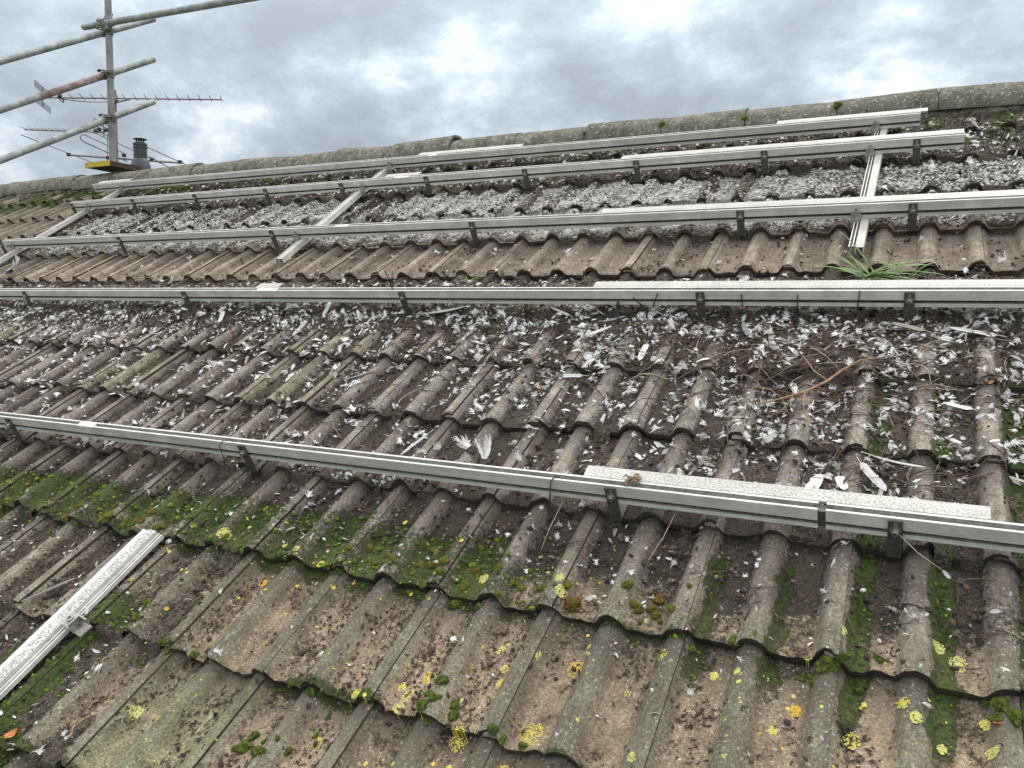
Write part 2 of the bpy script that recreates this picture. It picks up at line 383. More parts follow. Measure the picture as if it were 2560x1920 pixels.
M_COUP = simple('coupler_steel', (0.13, 0.125, 0.10), .6, .4, .5, 30, .001)
M_AER = simple('aerial_metal', (0.20, 0.18, 0.19), .5, .4, .2, 20)
M_BLK = simple('black_plastic', (0.012, 0.012, 0.012), .45, 0, .3, 30)
M_FLUE = simple('grey_flue_plastic', (0.045, 0.052, 0.062), .45, 0, .3, 18)
M_YEL = simple('worn_yellow_paint', (0.55, 0.40, 0.03), .75, 0, .25, 30, .001, col2=(0.60, 0.47, 0.06))
M_WOOD = simple('dark_wet_wood', (0.055, 0.034, 0.022), .85, 0, .4, 25, .001)
M_WHT = attr_mat('white_feather', [(0.0, (0.16, 0.135, 0.11)), (.22, (0.40, 0.37, 0.33)), (.5, (0.80, 0.79, 0.77)), (.85, (0.92, 0.92, 0.91)), (1.0, (0.20, 0.20, 0.21))], .8, .25)
M_FLUFF = attr_mat('matted_grey_down', [(0.0, (0.20, 0.18, 0.155)), (.2, (0.40, 0.38, 0.35)), (.6, (0.60, 0.585, 0.555)), (1.0, (0.80, 0.79, 0.77))], .9, .15)
M_DEB = attr_mat('dark_crumbs', [(0.0, (0.022, 0.017, 0.014)), (.45, (0.065, 0.047, 0.036)), (.8, (0.14, 0.10, 0.072)), (1.0, (0.32, 0.25, 0.17))], .95)
M_PEL = attr_mat('dried_droppings', [(0.0, (0.05, 0.042, 0.03)), (.4, (0.16, 0.14, 0.11)), (.75, (0.36, 0.34, 0.28)), (1.0, (0.66, 0.64, 0.58))], .95)
M_TWIG = attr_mat('dry_twig', [(0.0, (0.040, 0.024, 0.017)), (.5, (0.10, 0.058, 0.038)), (.8, (0.21, 0.13, 0.08)), (1.0, (0.40, 0.30, 0.19))], .85)
M_MOSS = attr_mat('moss', [(0.0, (0.020, 0.038, 0.004)), (.35, (0.060, 0.105, 0.008)), (.7, (0.15, 0.21, 0.016)), (.88, (0.22, 0.22, 0.03)), (1.0, (0.22, 0.11, 0.025))], .95, 0, 300, .004)
M_LICH = attr_mat('yellow_lichen', [(0.0, (0.50, 0.50, 0.20)), (.5, (0.56, 0.50, 0.09)), (.85, (0.60, 0.43, 0.06)), (1.0, (0.58, 0.31, 0.035))], .95, 0, 260, .002)
M_RIDGE = None

# ---------------------------------------------------------------- the tiled slope
U0, U1 = -9.6, 3.6
JR = range(-4, 11)
def build_slope():
    xs = np.array([-.012, .004, .0145, .0152, .020, .025, .030, .035, .040, .046, .060, .075, .090, .104, .110, .115, .120, .125, .130, .136, .143, .150, .157, .164,
                   .170, .175, .180, .185, .190, .196, .210, .225, .240, .254, .260, .265, .270, .275, .280, .286, .293, .300, .307, .3145])
    ts = np.array([0, .012, .04, .10, .2, .32, .45, .58, .7, .82, .92, 1.0, 1.08])
    nx, nt_ = len(xs), len(ts)
    # local profile
    r = np.maximum(np.maximum(rollshape(xs), rollshape(xs-.15)), rollshape(xs-.3))
    base = -ROLL+ROLL*r
    base = np.where(xs < .05, base-.0045*rollshape(xs), base)
    base = np.where(xs < .0148, -ROLL+ROLL*rollshape(xs)-.010, base)
    Vs = []; Fs = []; A = {k: [] for k in ('pr', 'rnd', 'nf', 'nd')}; off = 0
    # rows: under-lip, nose bottom, nose top ... head
    idx = np.arange((nt_+3)*nx).reshape(nt_+3, nx)
    quads = np.stack([idx[:-1, :-1], idx[:-1, 1:], idx[1:, 1:], idx[1:, :-1]], -1).reshape(-1, 4)
    # right edge: drop 8 mm
    for j in JR:
        vj = j*G
        for k in range(int(U0/.3), int(U1/.3)+1):
            g, q = tjit(j, k)
            uc = k*.3+g[0]*.0012; dv = g[1]*.0048+(.012*(q[1] > .94)); dz = g[2]*.0016; tw = g[3]*.010; sl = g[4]*.006
            tl = min(ts[-1], 10.9-j) if j == 10 else ts[-1]
            tt = np.minimum(ts, tl)
            X = np.repeat(xs[None], nt_, 0)+uc
            Vv = vj+dv+tt[:, None]*G+(xs[None]-.15)*tw
            nz = vn1(X*70, Vv*70)-.5
            Hh = base[None]-STEP*tt[:, None]+dz+sl*(xs[None]-.15)+nz*.0016
            # worn, chipped nose
            chip = (vn2(X[0]*55, X[0]*0+j*3.7)-.5)*.007+np.clip(vn3(X[0]*22, X[0]*0+j*5.1)-.74, 0, 1)*-.06
            Vv[0] += -np.abs(chip)*0 - chip; Vv[1] += -chip*.8; Vv[2] -= chip*.3
            Hh[0] -= .0022
            nose_t = np.stack([X[0], Vv[0], Hh[0]], -1)
            b1 = np.stack([X[0], Vv[0]+.002, Hh[0]-.0165-.001*vn1(X[0]*90, X[0]*0)], -1)
            b2 = np.stack([X[0], Vv[0]+.035, Hh[0]-.0195], -1)
            top = np.stack([X, Vv, Hh], -1)
            P_ = np.concatenate([b2[None], b1[None], nose_t[None], top], 0)
            # make separate nose vertices so its colour stays on the face
            Vs.append(P_.reshape(-1, 3)); Fs.append(quads+off)
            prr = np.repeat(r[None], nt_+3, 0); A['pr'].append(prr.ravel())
            A['rnd'].append(np.full(prr.size, q[0]))
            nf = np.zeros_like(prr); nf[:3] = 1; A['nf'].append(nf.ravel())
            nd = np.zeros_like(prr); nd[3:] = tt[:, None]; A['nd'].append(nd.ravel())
            e = idx[2:, -1]; off0 = off; off += P_.reshape(-1, 3).shape[0]
            # thick right-hand edge of the over-roll
            ev = P_[2:, -1].copy(); ev2 = ev.copy(); ev2[:, 2] -= .009; n_ = len(ev)
            Vs.append(np.concatenate([ev, ev2])); a = np.arange(n_-1)
            Fs.append(np.stack([a, a+n_, a+n_+1, a+1], -1)+off)
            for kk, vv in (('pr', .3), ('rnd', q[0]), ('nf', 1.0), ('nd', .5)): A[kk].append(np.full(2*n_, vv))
            off += 2*n_
    V = np.concatenate(Vs); F = np.concatenate(Fs)
    a = {k: np.concatenate(x) for k, x in A.items()}
    u, v = V[:, 0], V[:, 1]
    a['moss'] = moss_f(u, v); a['dirt'] = dirt_f(u, v)*(1-.45*a['pr']*(v < 1.1)); a['lich'] = lich_f(u, v)*(1-z_array(u, v)*.9); a['warm'] = z_warm(u, v)
    a['lich'] = np.maximum(a['lich'], (1-z_array(u, v))*.55*np.where(v < 1.2, .35, 1))
    me = mesh_np('tiled_slope', V, F, a, smooth=False)
    sm = np.ones(len(me.polygons), bool); me.polygons.foreach_set('use_smooth', sm)
    return me
house = empty('house', ROOF.copy())
tag(house, 'house with a weathered tiled roof slope under the stripped panel rails', 'house')
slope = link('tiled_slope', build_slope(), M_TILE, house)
slope['label'] = 'mossy double-roll concrete tiles littered with feathers'
try:
    me_ = slope.data; me_.set_sharp_from_angle(angle=math.radians(42))
except Exception as e: print('sharp', e)

# ridge: half-round tiles end to end, bedded on mortar
def ridge_material():
    m, t, b = newmat('weathered_ridge_tile'); P = OBJ(t)
    n = NOISE(t, P, 16, 5, .65); f_ = NOISE(t, P, 230, 4, .75); g = NOISE(t, P, 55, 5, .7)
    oi = N(t, 'ShaderNodeObjectInfo')
    c = MIX(t, RAMP(t, n, [(.35, 0), (.65, 1)]), (0.085, 0.082, 0.060), (0.215, 0.20, 0.16))
    v = N(t, 'ShaderNodeVectorMath', operation='SCALE'); L(t, c, v.inputs[0])
    L(t, M(t, 'MULTIPLY', M(t, 'MULTIPLY_ADD', RAMP(t, f_, [(.3,0),(.7,1)]), 1.0, .5), M(t, 'MULTIPLY_ADD', oi.outputs['Random'], .3, .85)), v.inputs['Scale']); c = v.outputs[0]
    c = MIX(t, M(t, 'MULTIPLY', RAMP(t, g, [(.57, 0), (.62, 1)]), .7), c, (0.46, 0.46, 0.37))
    c = MIX(t, RAMP(t, NOISE(t, P, 11, 4, .6), [(.60, 0), (.68, .8)]), c, (0.06, 0.07, 0.025))
    L(t, c, b.inputs['Base Color']); b.inputs['Roughness'].default_value = .95
    BUMP(t, b, M(t, 'ADD', f_, M(t, 'MULTIPLY', g, 2.0)), .003)
    return m
M_RIDGE = ridge_material()
RV, RH, RR = 3.615, -0.045, 0.120        # ridge line in roof frame
wroof = ROOF.inverted()
ridge_c = ROOF @ Vector((0, RV, RH))    # world y,z of the ridge centre
joints = [0.772-.445*i for i in range(-6, 24)]
for i, u1 in enumerate(joints):
    u0 = u1-.445; n = 18; V = []; F = []; rs = np.random.default_rng(900+i)
    tilt = rs.normal(0, .010); dz = rs.normal(0, .005)
    segs = 8
    for layer in (0, 1):
        for s in range(segs+1):
            x = u0+.002+(u1-u0-.004)*s/segs
            for k in range(n+1):
                th = math.radians(-8+196*k/n); rr = RR-(.016 if layer else 0)+(.004*math.sin(x*9+i) if not layer else 0)*.3
                rr += .0015*(vn1(x*40, k*1.3+i)-.5)*2
                V.append((x, ridge_c.y+rr*math.cos(th)*1.0, ridge_c.z+rr*.92*math.sin(th)+dz+tilt*(s/segs-.5)))
    st = (segs+1)*(n+1)
    for s in range(segs):
        for k in range(n):
            a = s*(n+1)+k
            F += [(a, a+1, a+n+2, a+n+1), (st+a, st+a+n+1, st+a+n+2, st+a+1)]
    for k in range(n):
        F += [(k, st+k, st+k+1, k+1), (segs*(n+1)+k, segs*(n+1)+k+1, st+segs*(n+1)+k+1, st+segs*(n+1)+k)]
    for s in range(segs):
        a = s*(n+1); F += [(a, a+n+1, st+a+n+1, st+a)]; a = a+n; F += [(a, st+a, st+a+n+1, a+n+1)]
    me = mesh_py('ridge_tile', V, F, True)
    o = link('ridge_tile', me, M_RIDGE, None); o.parent = house; o.matrix_parent_inverse = ROOF.inverted()
    try: me.set_sharp_from_angle(angle=math.radians(50))
    except Exception: pass
b = MB(); nn = 14; V = []
for xx in (U0+.3, U1-.3):
    for k in range(nn+1):
        th = math.radians(-5+190*k/nn); V.append((xx, ridge_c.y+(RR-.010)*math.cos(th), ridge_c.z+(RR-.010)*.92*math.sin(th)))
b.add(V, [(k, k+1, nn+2+k, nn+1+k) for k in range(nn)])
M_JOINT = simple('dark_joint_mortar', (0.05, 0.048, 0.035), .95, 0, .5, 60, .002)
o = link('mortar_core', b.mesh('mortar_core'), M_JOINT); o.parent = house; o.matrix_parent_inverse = ROOF.inverted()
# mortar bed below the ridge tiles
M_MORT = simple('crumbly_mortar', (0.14, 0.125, 0.095), .95, 0, .5, 60, .004, 140, col2=(0.24, 0.22, 0.17))
n = 900; us = np.linspace(U0, U1, n); prof_b = []
V = []; F = []
for i, u_ in enumerate(us):
    f0 = 3.50+.03*(vn2(u_*14, 3.0)-.5)
    for v_, h_ in ((f0, -.05), (f0+.004, -.022+.012*vn1(u_*30, 1.0)), (f0+.02, .0+.01*vn1(u_*40, 6.0)), (3.60, .02)): V.append((u_, v_, h_))
for i in range(n-1):
    for k in range(3): a = i*4+k; F.append((a, a+4, a+5, a+1))
link('mortar_bed', mesh_py('mortar_bed', V, F), M_MORT, house)
# the far slope, gables, walls and the eave
M_WALL = simple('rendered_wall', (0.45, 0.42, 0.37), .9, 0, .1, 8, .002)
rz, ry = ridge_c.z, ridge_c.y
b = MB(); t_ = math.tan(PITCH)
b.add([(U0, ry, rz-.02), (U1, ry, rz-.02), (U1, ry+4.4, rz-.02-4.4*t_), (U0, ry+4.4, rz-.02-4.4*t_)], [(0, 1, 2, 3)])
o = link('back_slope', b.mesh('back_slope'), M_RIDGE); o.parent = house; o.matrix_parent_inverse = ROOF.inverted()
b = MB(); e0 = ROOF @ Vector((0, -1.25, -.12)); yb = ry+4.0
outl = [(e0.y+.25, 0.0), (yb, 0.0), (yb, rz-.25-4.0*t_), (ry, rz-.25), (e0.y+.25, e0.z-.02)]
b.prism(outl, lambda t, p: (t, p[0], p[1]), U0+.15, U1-.15)
o = link('wall', b.mesh('wall'), M_WALL); o.parent = house; o.matrix_parent_inverse = ROOF.inverted()
b = MB()
b.prism([(e0.y-.02, e0.z-.19), (e0.y+.01, e0.z-.19), (e0.y+.01, e0.z+.01), (e0.y-.02, e0.z+.01)], lambda t, p: (t, p[0], p[1]), U0, U1)
o = link('fascia', b.mesh('fascia'), simple('white_fascia', (.7, .7, .68), .5)); o.parent = house; o.matrix_parent_inverse = ROOF.inverted()
# ground
gm = simple('grass_ground', (0.06, 0.085, 0.03), .95, 0, .4, .6, .02, 6)
g_ = link('ground', mesh_py('ground', [(-3000, -3000, 0), (3000, -3000, 0), (3000, 3000, 0), (-3000, 3000, 0)], [(0, 1, 2, 3)]), gm)
tag(g_, 'grass ground round the house', 'ground', kind='structure')

# ================================================================ rails, hooks, clamps
def R3(u, v, h, rz=0.0, rx=0.0, ry=0.0, s=1.0):
    return ROOF @ Matrix.Translation((u, v, h)) @ Matrix.Rotation(rz, 4, 'Z') @ Matrix.Rotation(ry, 4, 'Y') @ Matrix.Rotation(rx, 4, 'X') @ Matrix.Scale(s, 4)
RAILS = {1: (.6454, -.0057, .025), 2: (1.6316, -.0065, .027), 3: (2.2897, -.0097, .027), 4: (2.945, -.0031, .027), 5: (3.2656, -.0108, .027)}
RAIL_H = .056
RPROF = [(0, 0), (0, .004), (.0015, .0045), (.0015, .0065), (0, .007), (0, .0125), (.014, .013), (.014, .0225), (0, .023), (0, .0345), (.0008, .035), (0, .0355), (0, .0555),
         (.0006, .056), (.0055, .056), (.0055, .042), (.0205, .042), (.0205, .056), (.0262, .056), (.0266, .0555), (.0266, .030), (.036, .030), (.036, 0)]
GRV = (7, 8, 9)
SLOT = (14, 15, 16)
def groove_tones(me, n, dark, slot=()):  # gives groove and slot faces their painted-in shade and grime
    me.materials.append(M_ALU); me.materials.append(M_GROOVE); me.materials.append(M_SLOT)
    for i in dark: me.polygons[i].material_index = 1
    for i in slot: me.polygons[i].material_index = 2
    return me
def rail_piece(p0, p1):
    """extrude the rail outline between two u positions; v follows p"""
    b = MB(); b.prism(RPROF, lambda t, p: (t, p[0], p[1]), p0, p1); return b
def make_rail(k, cuts, label, cover=None, splices=(), ends=None):
    a, s, h = RAILS[k]; um = (cuts[0]+cuts[-1])/2
    root = empty('mounting_rail', ROOF @ Matrix.Translation((um, a+s*um, h)) @ Matrix.Rotation(math.atan(s), 4, 'Z'))
    tag(root, label, 'rail', 'aluminium rails running along the roof slope')
    for i in range(len(cuts)-1):
        g0 = .0085 if abs(cuts[i]-.553) < .001 else .0012; g1 = .0085 if abs(cuts[i+1]-.553) < .001 else .0012
        b = rail_piece(cuts[i]-um+g0, cuts[i+1]-um-g1)
        link('rail_section', groove_tones(b.mesh('rail_section'), 0, (5, 6, 7), (14, 15, 16)), M_ALU, root)
    for u0, u1 in splices:
        b = MB(); b.box((u0-um, .0012, .0225), (u1-um, .0270, .0552)); b.box((u0-um, -.0012, .0235), (u1-um, .0, .0545))
        link('splice_sleeve', b.mesh('splice_sleeve'), M_ALU, root)
    if cover:
        for (c0, c1) in cover:
            b = MB(); b.prism([(.0272, .0495), (.0272, .0565), (.0290, .0570), (.0660, .0570), (.0680, .0555), (.0680, .012), (.0655, .012), (.0655, .0525), (.029, .0525)], lambda t, p: (t, p[0], p[1]), c0-um, c1-um)
            link('cover_strip', b.mesh('cover_strip'), M_ALUT, root)
    return root
make_rail(1, [-9.0, -1.908, .553, 3.3], 'lowest long aluminium rail crossing the slope just above the moss band', [(-.015, .874)], [(-1.951, -1.864)])
make_rail(2, [-9.0, -1.853, 3.3], 'second long rail from the bottom, above the deepest feather litter, black ties on it', [(-.32, 3.2), (-1.93, -1.80)], [(-1.91, -1.793)])
make_rail(3, [-4.696, -1.89, 3.2], 'third rail from the bottom, between the brown clean tile course and the white down carpet', [(-.506, 3.1)], [(-1.934, -1.848)])
make_rail(4, [-4.766, -1.90, .869], 'fourth rail from the bottom, ending short beside the mossy tiles at the right', [(-.615, .865), (-2.03, -1.80)], [(-1.952, -1.854)])
make_rail(5, [-4.935, -1.88, .702], 'uppermost rail just under the ridge tiles', [(.077, .728), (-4.9, -4.55), (-1.99, -1.3)], [(-1.908, -1.852)])
# dark gap in the lowest rail, bridged by a short sleeve
def frame(k, u, dv=0, dh=0): a, s, h = RAILS[k]; return ROOF @ Matrix.Translation((u, a+s*u+dv, h+dh))
b = MB(); b.box((-.020, .003, .004), (.020, .024, .049))
sl = link('splice_sleeve', b.mesh('splice_sleeve'), M_HOOK, None, frame(1, .553, 0, 0)); tag(sl, 'dark steel sleeve bridging the gap in the lowest rail', 'sleeve')

def hook_mesh():
    w_ = .0145; b = MB(); t0 = .0042     # plate with a slot: build as strips round the slot
    z0, z1 = -.052, .0515
    s0, s1, sw = .030, .047, .0038
    for (xa, xb, za, zb) in ((-w_, w_, z0, s0), (-w_, w_, s1, z1), (-w_, -sw, s0, s1), (sw, w_, s0, s1)):
        b.box((xa, -t0, za), (xb, 0, zb))
    b.box((-w_, -t0, z0-.004), (w_, .060, z0))
    return b.mesh('plate')
def bolt_mesh(r=.0085, ln=.010):
    b = MB()
    V = [(r*1.35*math.cos(2*math.pi*k/20), -.0045 if q == 0 else -.0062, r*1.35*math.sin(2*math.pi*k/20)) for q in (0, 1) for k in range(20)]
    b.add(V, [(k, (k+1) % 20, 20+(k+1) % 20, 20+k) for k in range(20)]+[tuple(range(20, 40))])
    n = 16; V = []
    for (rr, y) in ((r*.8, -.0062), (r*.8, -.0062-ln), (r*.7, -.0070-ln), (r*.42, -.0070-ln), (r*.42, -.0062-ln*.5)):
        V += [(rr*math.cos(2*math.pi*k/n), y, rr*math.sin(2*math.pi*k/n)) for k in range(n)]
    b.add(V, [(i*n+k, i*n+(k+1) % n, (i+1)*n+(k+1) % n, (i+1)*n+k) for i in range(4) for k in range(n)]+[tuple(range(4*n, 5*n))])
    return b.mesh('bolt')
HM, BM = hook_mesh(), bolt_mesh()
HM.materials.append(M_HOOK); BM.materials.append(M_BOLT)
HK = {1: [-2.358, -1.159, 0.064, 0.7, 1.3], 2: [-3.571, -2.366, -1.134, 0.069, 0.7, 1.3], 3: [-4.718, -3.556, -2.354, -1.133, 0.083, 0.694],
      4: [-4.748, -4.113, -3.522, -2.913, -2.328, -1.738, -1.133, -0.531, 0.073, 0.693]}
ORD = ['leftmost', 'second from the left', 'third from the left', 'fourth from the left', 'fifth from the left', 'sixth from the left', 'seventh from the left', 'fourth from the right', 'third from the right', 'second from the right', 'rightmost']
RN = {1: 'lowest rail', 2: 'second rail up', 3: 'third rail up', 4: 'fourth rail up'}
for k, us in HK.items():
    vis = [u_ for u_ in us if u_ < 1.0]
    for i, u_ in enumerate(us):
        if u_ > 1.0: continue
        a, s, h = RAILS[k]
        rs = np.random.default_rng(k*50+i)
        o = empty('roof_hook', ROOF @ Matrix.Translation((u_, a+s*u_-.0004, h)) @ Matrix.Rotation(rs.normal(0, .012), 4, 'Y'))
        pl = link('plate', HM, None, o); bo = link('bolt', BM, None, o); bo.location = (0, .0, .0245)
        pos = ORD[i] if i < len(vis)-4 else ORD[len(ORD)-(len(vis)-i)]
        tag(o, f'dark slotted steel roof hook, {pos} on the {RN[k]}', 'roof hook', 'slotted hooks bolted to the rails')
# cross rails running up the slope below the upper rails
CPROF = [(-.026, 0), (-.026, .022), (-.0225, .022), (-.0225, .006), (-.014, .006), (-.014, .023), (-.0105, .023), (-.0105, .006), (-.003, .006), (-.003, .025), (.024, .025), (.024, 0)]
def cross(u0, v0, u1, v1, h, label, sc_=1.0):
    root = empty('cross_rail', ROOF @ Matrix.Translation((u0, v0, h)) @ Matrix.Rotation(math.atan2(-(u1-u0), v1-v0), 4, 'Z'))
    ln = math.hypot(u1-u0, v1-v0); b = MB()
    # open-ended outline: hollow box with slots
    b.prism(CPROF, lambda t, p: (p[0], t, p[1]), .004, ln)
    b.box((-.003, -.006, .0), (.0, .004, .025)); b.box((.0215, -.006, 0), (.024, .004, .025)); b.box((-.003, -.006, .0225), (.024, .004, .0251))
    link('rail_section', groove_tones(b.mesh('rail_section'), 0, (3, 7, 12), (2, 4, 6, 8)), M_ALU, root)
    b = MB(); b.box((-.002, .001, .0252), (.0235, ln, .0262)); link('speckled_top', b.mesh('speckled_top'), M_ALUC, root)
    tag(root, label, 'rail', 'short rails running up the slope under the long ones'); return root
cross(.522, 2.055, .545, 3.40, .000, 'cross rail at the right, its open end poking out above the grass tuft')
cross(-2.145, 2.085, -2.250, 3.42, .000, 'cross rail near the middle, its sawn end lying on the brown clean tiles')
cross(-4.56, 2.05, -4.70, 3.48, .000, 'cross rail at the far left edge of the white down carpet')
# clamps joining the long rails to the cross rails
def clamp_mesh():
    b = MB(); w_ = .0165
    b.box((-w_, -.012, .0), (w_, -.0015, .028)); b.box((-w_, -.012, .028), (w_, .010, .032)); b.box((-w_, -.016, -.030), (w_, -.012, .004))
    return b.mesh('clamp_body')
CM_ = clamp_mesh(); CM_.materials.append(M_CLAMP)
b = MB(); b.lathe([(.0062, 0), (.0062, .007), (.0035, .0075), (.0035, .004), (0, .004)], n=14); BT = b.mesh('bolt'); BT.materials.append(M_BOLT)
for k, us in {3: [.505, -2.192, -4.61], 4: [.513, -2.177, -4.578], 5: [.517, -2.193, -4.618]}.items():
    for i, u_ in enumerate(us):
        o = empty('rail_clamp', frame(k, u_, -.0008)); link('clamp_body', CM_, None, o); q = link('bolt', BT, None, o); q.location = (0, -.004, .032)
        q2 = link('bolt', BM, None, o); q2.location = (0, -.012, -.012); q2.scale = (.6, .6, .6)
        tag(o, f"pale grey clamp with top bolt, {['rightmost', 'middle', 'leftmost'][i]} of the three on the {['third', 'fourth', 'topmost'][k-3]} rail up", 'clamp', 'clamps fixing rails together')

# loose rail lying down the slope at the lower left
lr0, lr1 = (-1.250, .312), (-1.262, -.62)
root = empty('loose_rail', ROOF @ Matrix.Translation((lr0[0], lr0[1], -.004)) @ Matrix.Rotation(math.pi+math.atan2(lr0[0]-lr1[0], lr0[1]-lr1[1])*-1, 4, 'Z'))
# local +y runs down the slope, +x towards the ridge's left end
LP = [(-.042, 0), (-.042, .020), (-.0205, .020), (-.020, .024), (.018, .024), (.018, .005), (.0235, .005), (.0235, .016), (.0270, .016), (.0270, .004), (.0305, .004), (.0305, .012), (.035, .012), (.035, 0)]
b = MB(); LQ = [(-x, z) for x, z in LP][::-1]; b.prism(LQ, lambda t, p: (p[0], t, p[1]), 0, .93); me = b.mesh('rail_section')
gl = [i for i in range(len(LQ)) if abs(LQ[i][1]-LQ[(i+1) % len(LQ)][1]) < 1e-6 and LQ[i][1] in (.005, .004)]
link('rail_section', groove_tones(me, 0, gl, ()), M_ALU, root)
b = MB(); b.box((-.0175, .0, .0241), (.0185, .93, .0250)); link('speckled_top', b.mesh('speckled_top'), M_ALUL, root)
tag(root, 'loose pale rail lying down the slope at the lower left, black and white speckled top', 'rail')
o = empty('loose_clamp', R3(-1.205, -.020, .012, math.radians(-8), 0, math.radians(8)))
b = MB(); b.box((-.024, -.020, .010), (.018, .020, .0145)); b.box((.016, -.020, -.006), (.0205, .020, .030)); b.box((.016, -.018, -.006), (.048, .018, -.001)); b.box((.020, .012, .012), (.052, .016, .034)); link('clamp_body', b.mesh('clamp_body'), M_CLAMP, o)
q = link('bolt', BT, None, o); q.location = (-.006, 0, .0145); q.scale = (1.4, 1.4, 1.2)
q = link('bolt', BT, None, o); q.matrix_local = Matrix.Translation((.0205, 0, .012)) @ Matrix.Rotation(math.radians(90), 4, 'Y')
tag(o, 'grey angled clamp with two bolts hanging off the side of the loose rail', 'clamp')

# ================================================================ scaffold, board, flue, aerials
INV = None
def ray(px, py):
    d = np.array([(px-1280)/FPX, (py-960)/FPX, 1.0]); return (ROOF.to_3x3() @ Vector(CR.T @ d)), ROOF @ Vector(CC)
def at_depth(px, py, z): d, o_ = ray(px, py); return o_+d*z
def at_y(px, py, y): d, o_ = ray(px, py); return o_+d*((y-o_.y)/d.y)
YP = ridge_c.y-.02
pb = at_y(282, 408, YP); pt = at_y(268, -60, YP)
scaf = empty('scaffold', Matrix.Translation(pb)); tag(scaf, 'galvanised scaffold upright with crossing guard tubes rising behind the ridge', 'scaffold')
def wpart(name, b, mat, root, smooth=True):
    o = link(name, b.mesh(name, smooth), mat, root); o.matrix_parent_inverse = root.matrix_basis.inverted()
    try: o.data.set_sharp_from_angle(angle=math.radians(40))
    except Exception: pass
    return o
b = MB(); b.pipe(pb, pt, .0255); wpart('upright', b, M_GALVD, scaf)
dslope = dirw(2300, -480)                       # guard tubes climb towards this bearing
def tube_through(px, py, xl, xr, dirv, off):
    """tube through the upright at (px,py), between image columns xl and xr"""
    c = at_y(px, py, YP)+off
    def col(t):
        p = ROOF.inverted() @ (c+dirv*t); q = CR @ (np.array(p)-CC); return q[0]/q[2]*FPX+1280
    def solve(x):
        lo, hi = -4.6, 2.5
        for _ in range(60):
            m_ = (lo+hi)/2
            if (col(m_) < x): lo = m_
            else: hi = m_
        return lo
    return c+dirv*solve(xl), c+dirv*solve(xr), c
back = Vector((-.052, .0, 0))
red = simple('faded_red_tube', (0.27, 0.15, 0.14), .7, .1, .3, 22, .0008, 90, col2=(0.36, 0.30, 0.285))
for (py, paint) in ((79, 0), (186, 1), (297, 0)):
    p, q, c = tube_through(270+py*.03, py, -260, 384, dslope, back)
    b = MB(); b.pipe(p, q, .0245); tb = wpart('guard_tube', b, M_GALV, scaf)
    if paint:
        tb['label'] = 'guard tube with a faded red painted length'
        p2, q2, _ = tube_through(270+py*.03, py, 98, 262, dslope, back); b = MB(); b.pipe(p2, q2, .0256, .0008)
        rp = link('red_band', b.mesh('red_band', True), red, tb); rp.matrix_parent_inverse = Matrix.Identity(4)
    # coupler: two half shells and swing bolts
    cc = at_y(270+py*.03, py, YP)
    b = MB(); b.pipe(cc+Vector((0, 0, -.026)), cc+Vector((0, 0, .026)), .031, .006)
    dd = dslope.normalized(); b.pipe(c-dd*.026, c+dd*.026, .031, .006)
    b.box(tuple(cc+Vector((-.045, -.02, -.02))), tuple(cc+Vector((-.015, .02, .02))))
    cp = wpart('coupler', b, M_COUP, scaf)
    b = MB(); side = Vector((.03, -.034, 0)); b.tube([cc+side+Vector((-.055, -.02, .004)), cc+side+Vector((.02, .015, .004))], .006, 8)
    b.tube([cc+side+Vector((-.012, -.014, .004)), cc+side+Vector((.002, .0, .004))], .012, 6)
    b.tube([c+Vector((-.03, -.035, .035)), c+Vector((.015, .0, .03))], .006, 8); b.tube([c+Vector((-.045, -.035, .03)), c+Vector((-.028, -.03, .033))], .012, 6)
    o = link('bolt', b.mesh('bolt'), M_COUP, cp)
# ledger that comes forward along the ridge
dl = None
c0 = at_y(210, 68, YP+.05); c1d, o_ = ray(640, -8)
# choose the depth of the near end from its thickness
c1 = o_+c1d*5.35
b = MB(); e_ = (c1-c0).normalized(); b.pipe(c0, c1+e_*.6, .0245); wpart('ledger_tube', b, M_GALV, scaf)
cc = at_y(271, 50, YP); b = MB(); b.pipe(cc+Vector((0, 0, -.024)), cc+Vector((0, 0, .024)), .031, .006)
cl_ = c0+e_*((cc-c0).dot(e_)+.03); b.pipe(cl_-e_*.024, cl_+e_*.024, .031, .006)
b.tube([cc+Vector((-.075, -.03, .0)), cc+Vector((.04, -.02, .004))], .009, 8); b.tube([cc+Vector((-.09, -.03, .0)), cc+Vector((-.066, -.03, 0))], .015, 6)
b.tube([cc+Vector((.03, -.03, -.04)), cc+Vector((.05, -.0, .04))], .008, 8)
wpart('coupler', b, M_GALV, scaf)
# board under the upright
fl = at_y(213, 418, YP-.11); fr_ = at_y(303, 410, YP-.11)
zt = pb.z-.002
bw = .285; x0 = fl.x; root = empty('scaffold_board', Matrix.Translation((x0+bw/2, YP-.11, zt-.04))); tag(root, 'short dark board with a yellow painted end wedged on the ridge under the scaffold upright', 'board')
b = MB(); b.box((-bw/2, .004, 0), (bw/2, .30, .038)); link('plank', b.mesh('plank'), M_WOOD, root)
b = MB(); b.box((-bw/2-.0015, -.001, -.001), (bw/2+.001, .004, .0395)); b.box((-bw/2+.01, .004, .038), (bw/2, .045, .0392)); link('painted_end', b.mesh('painted_end'), M_YEL, root)
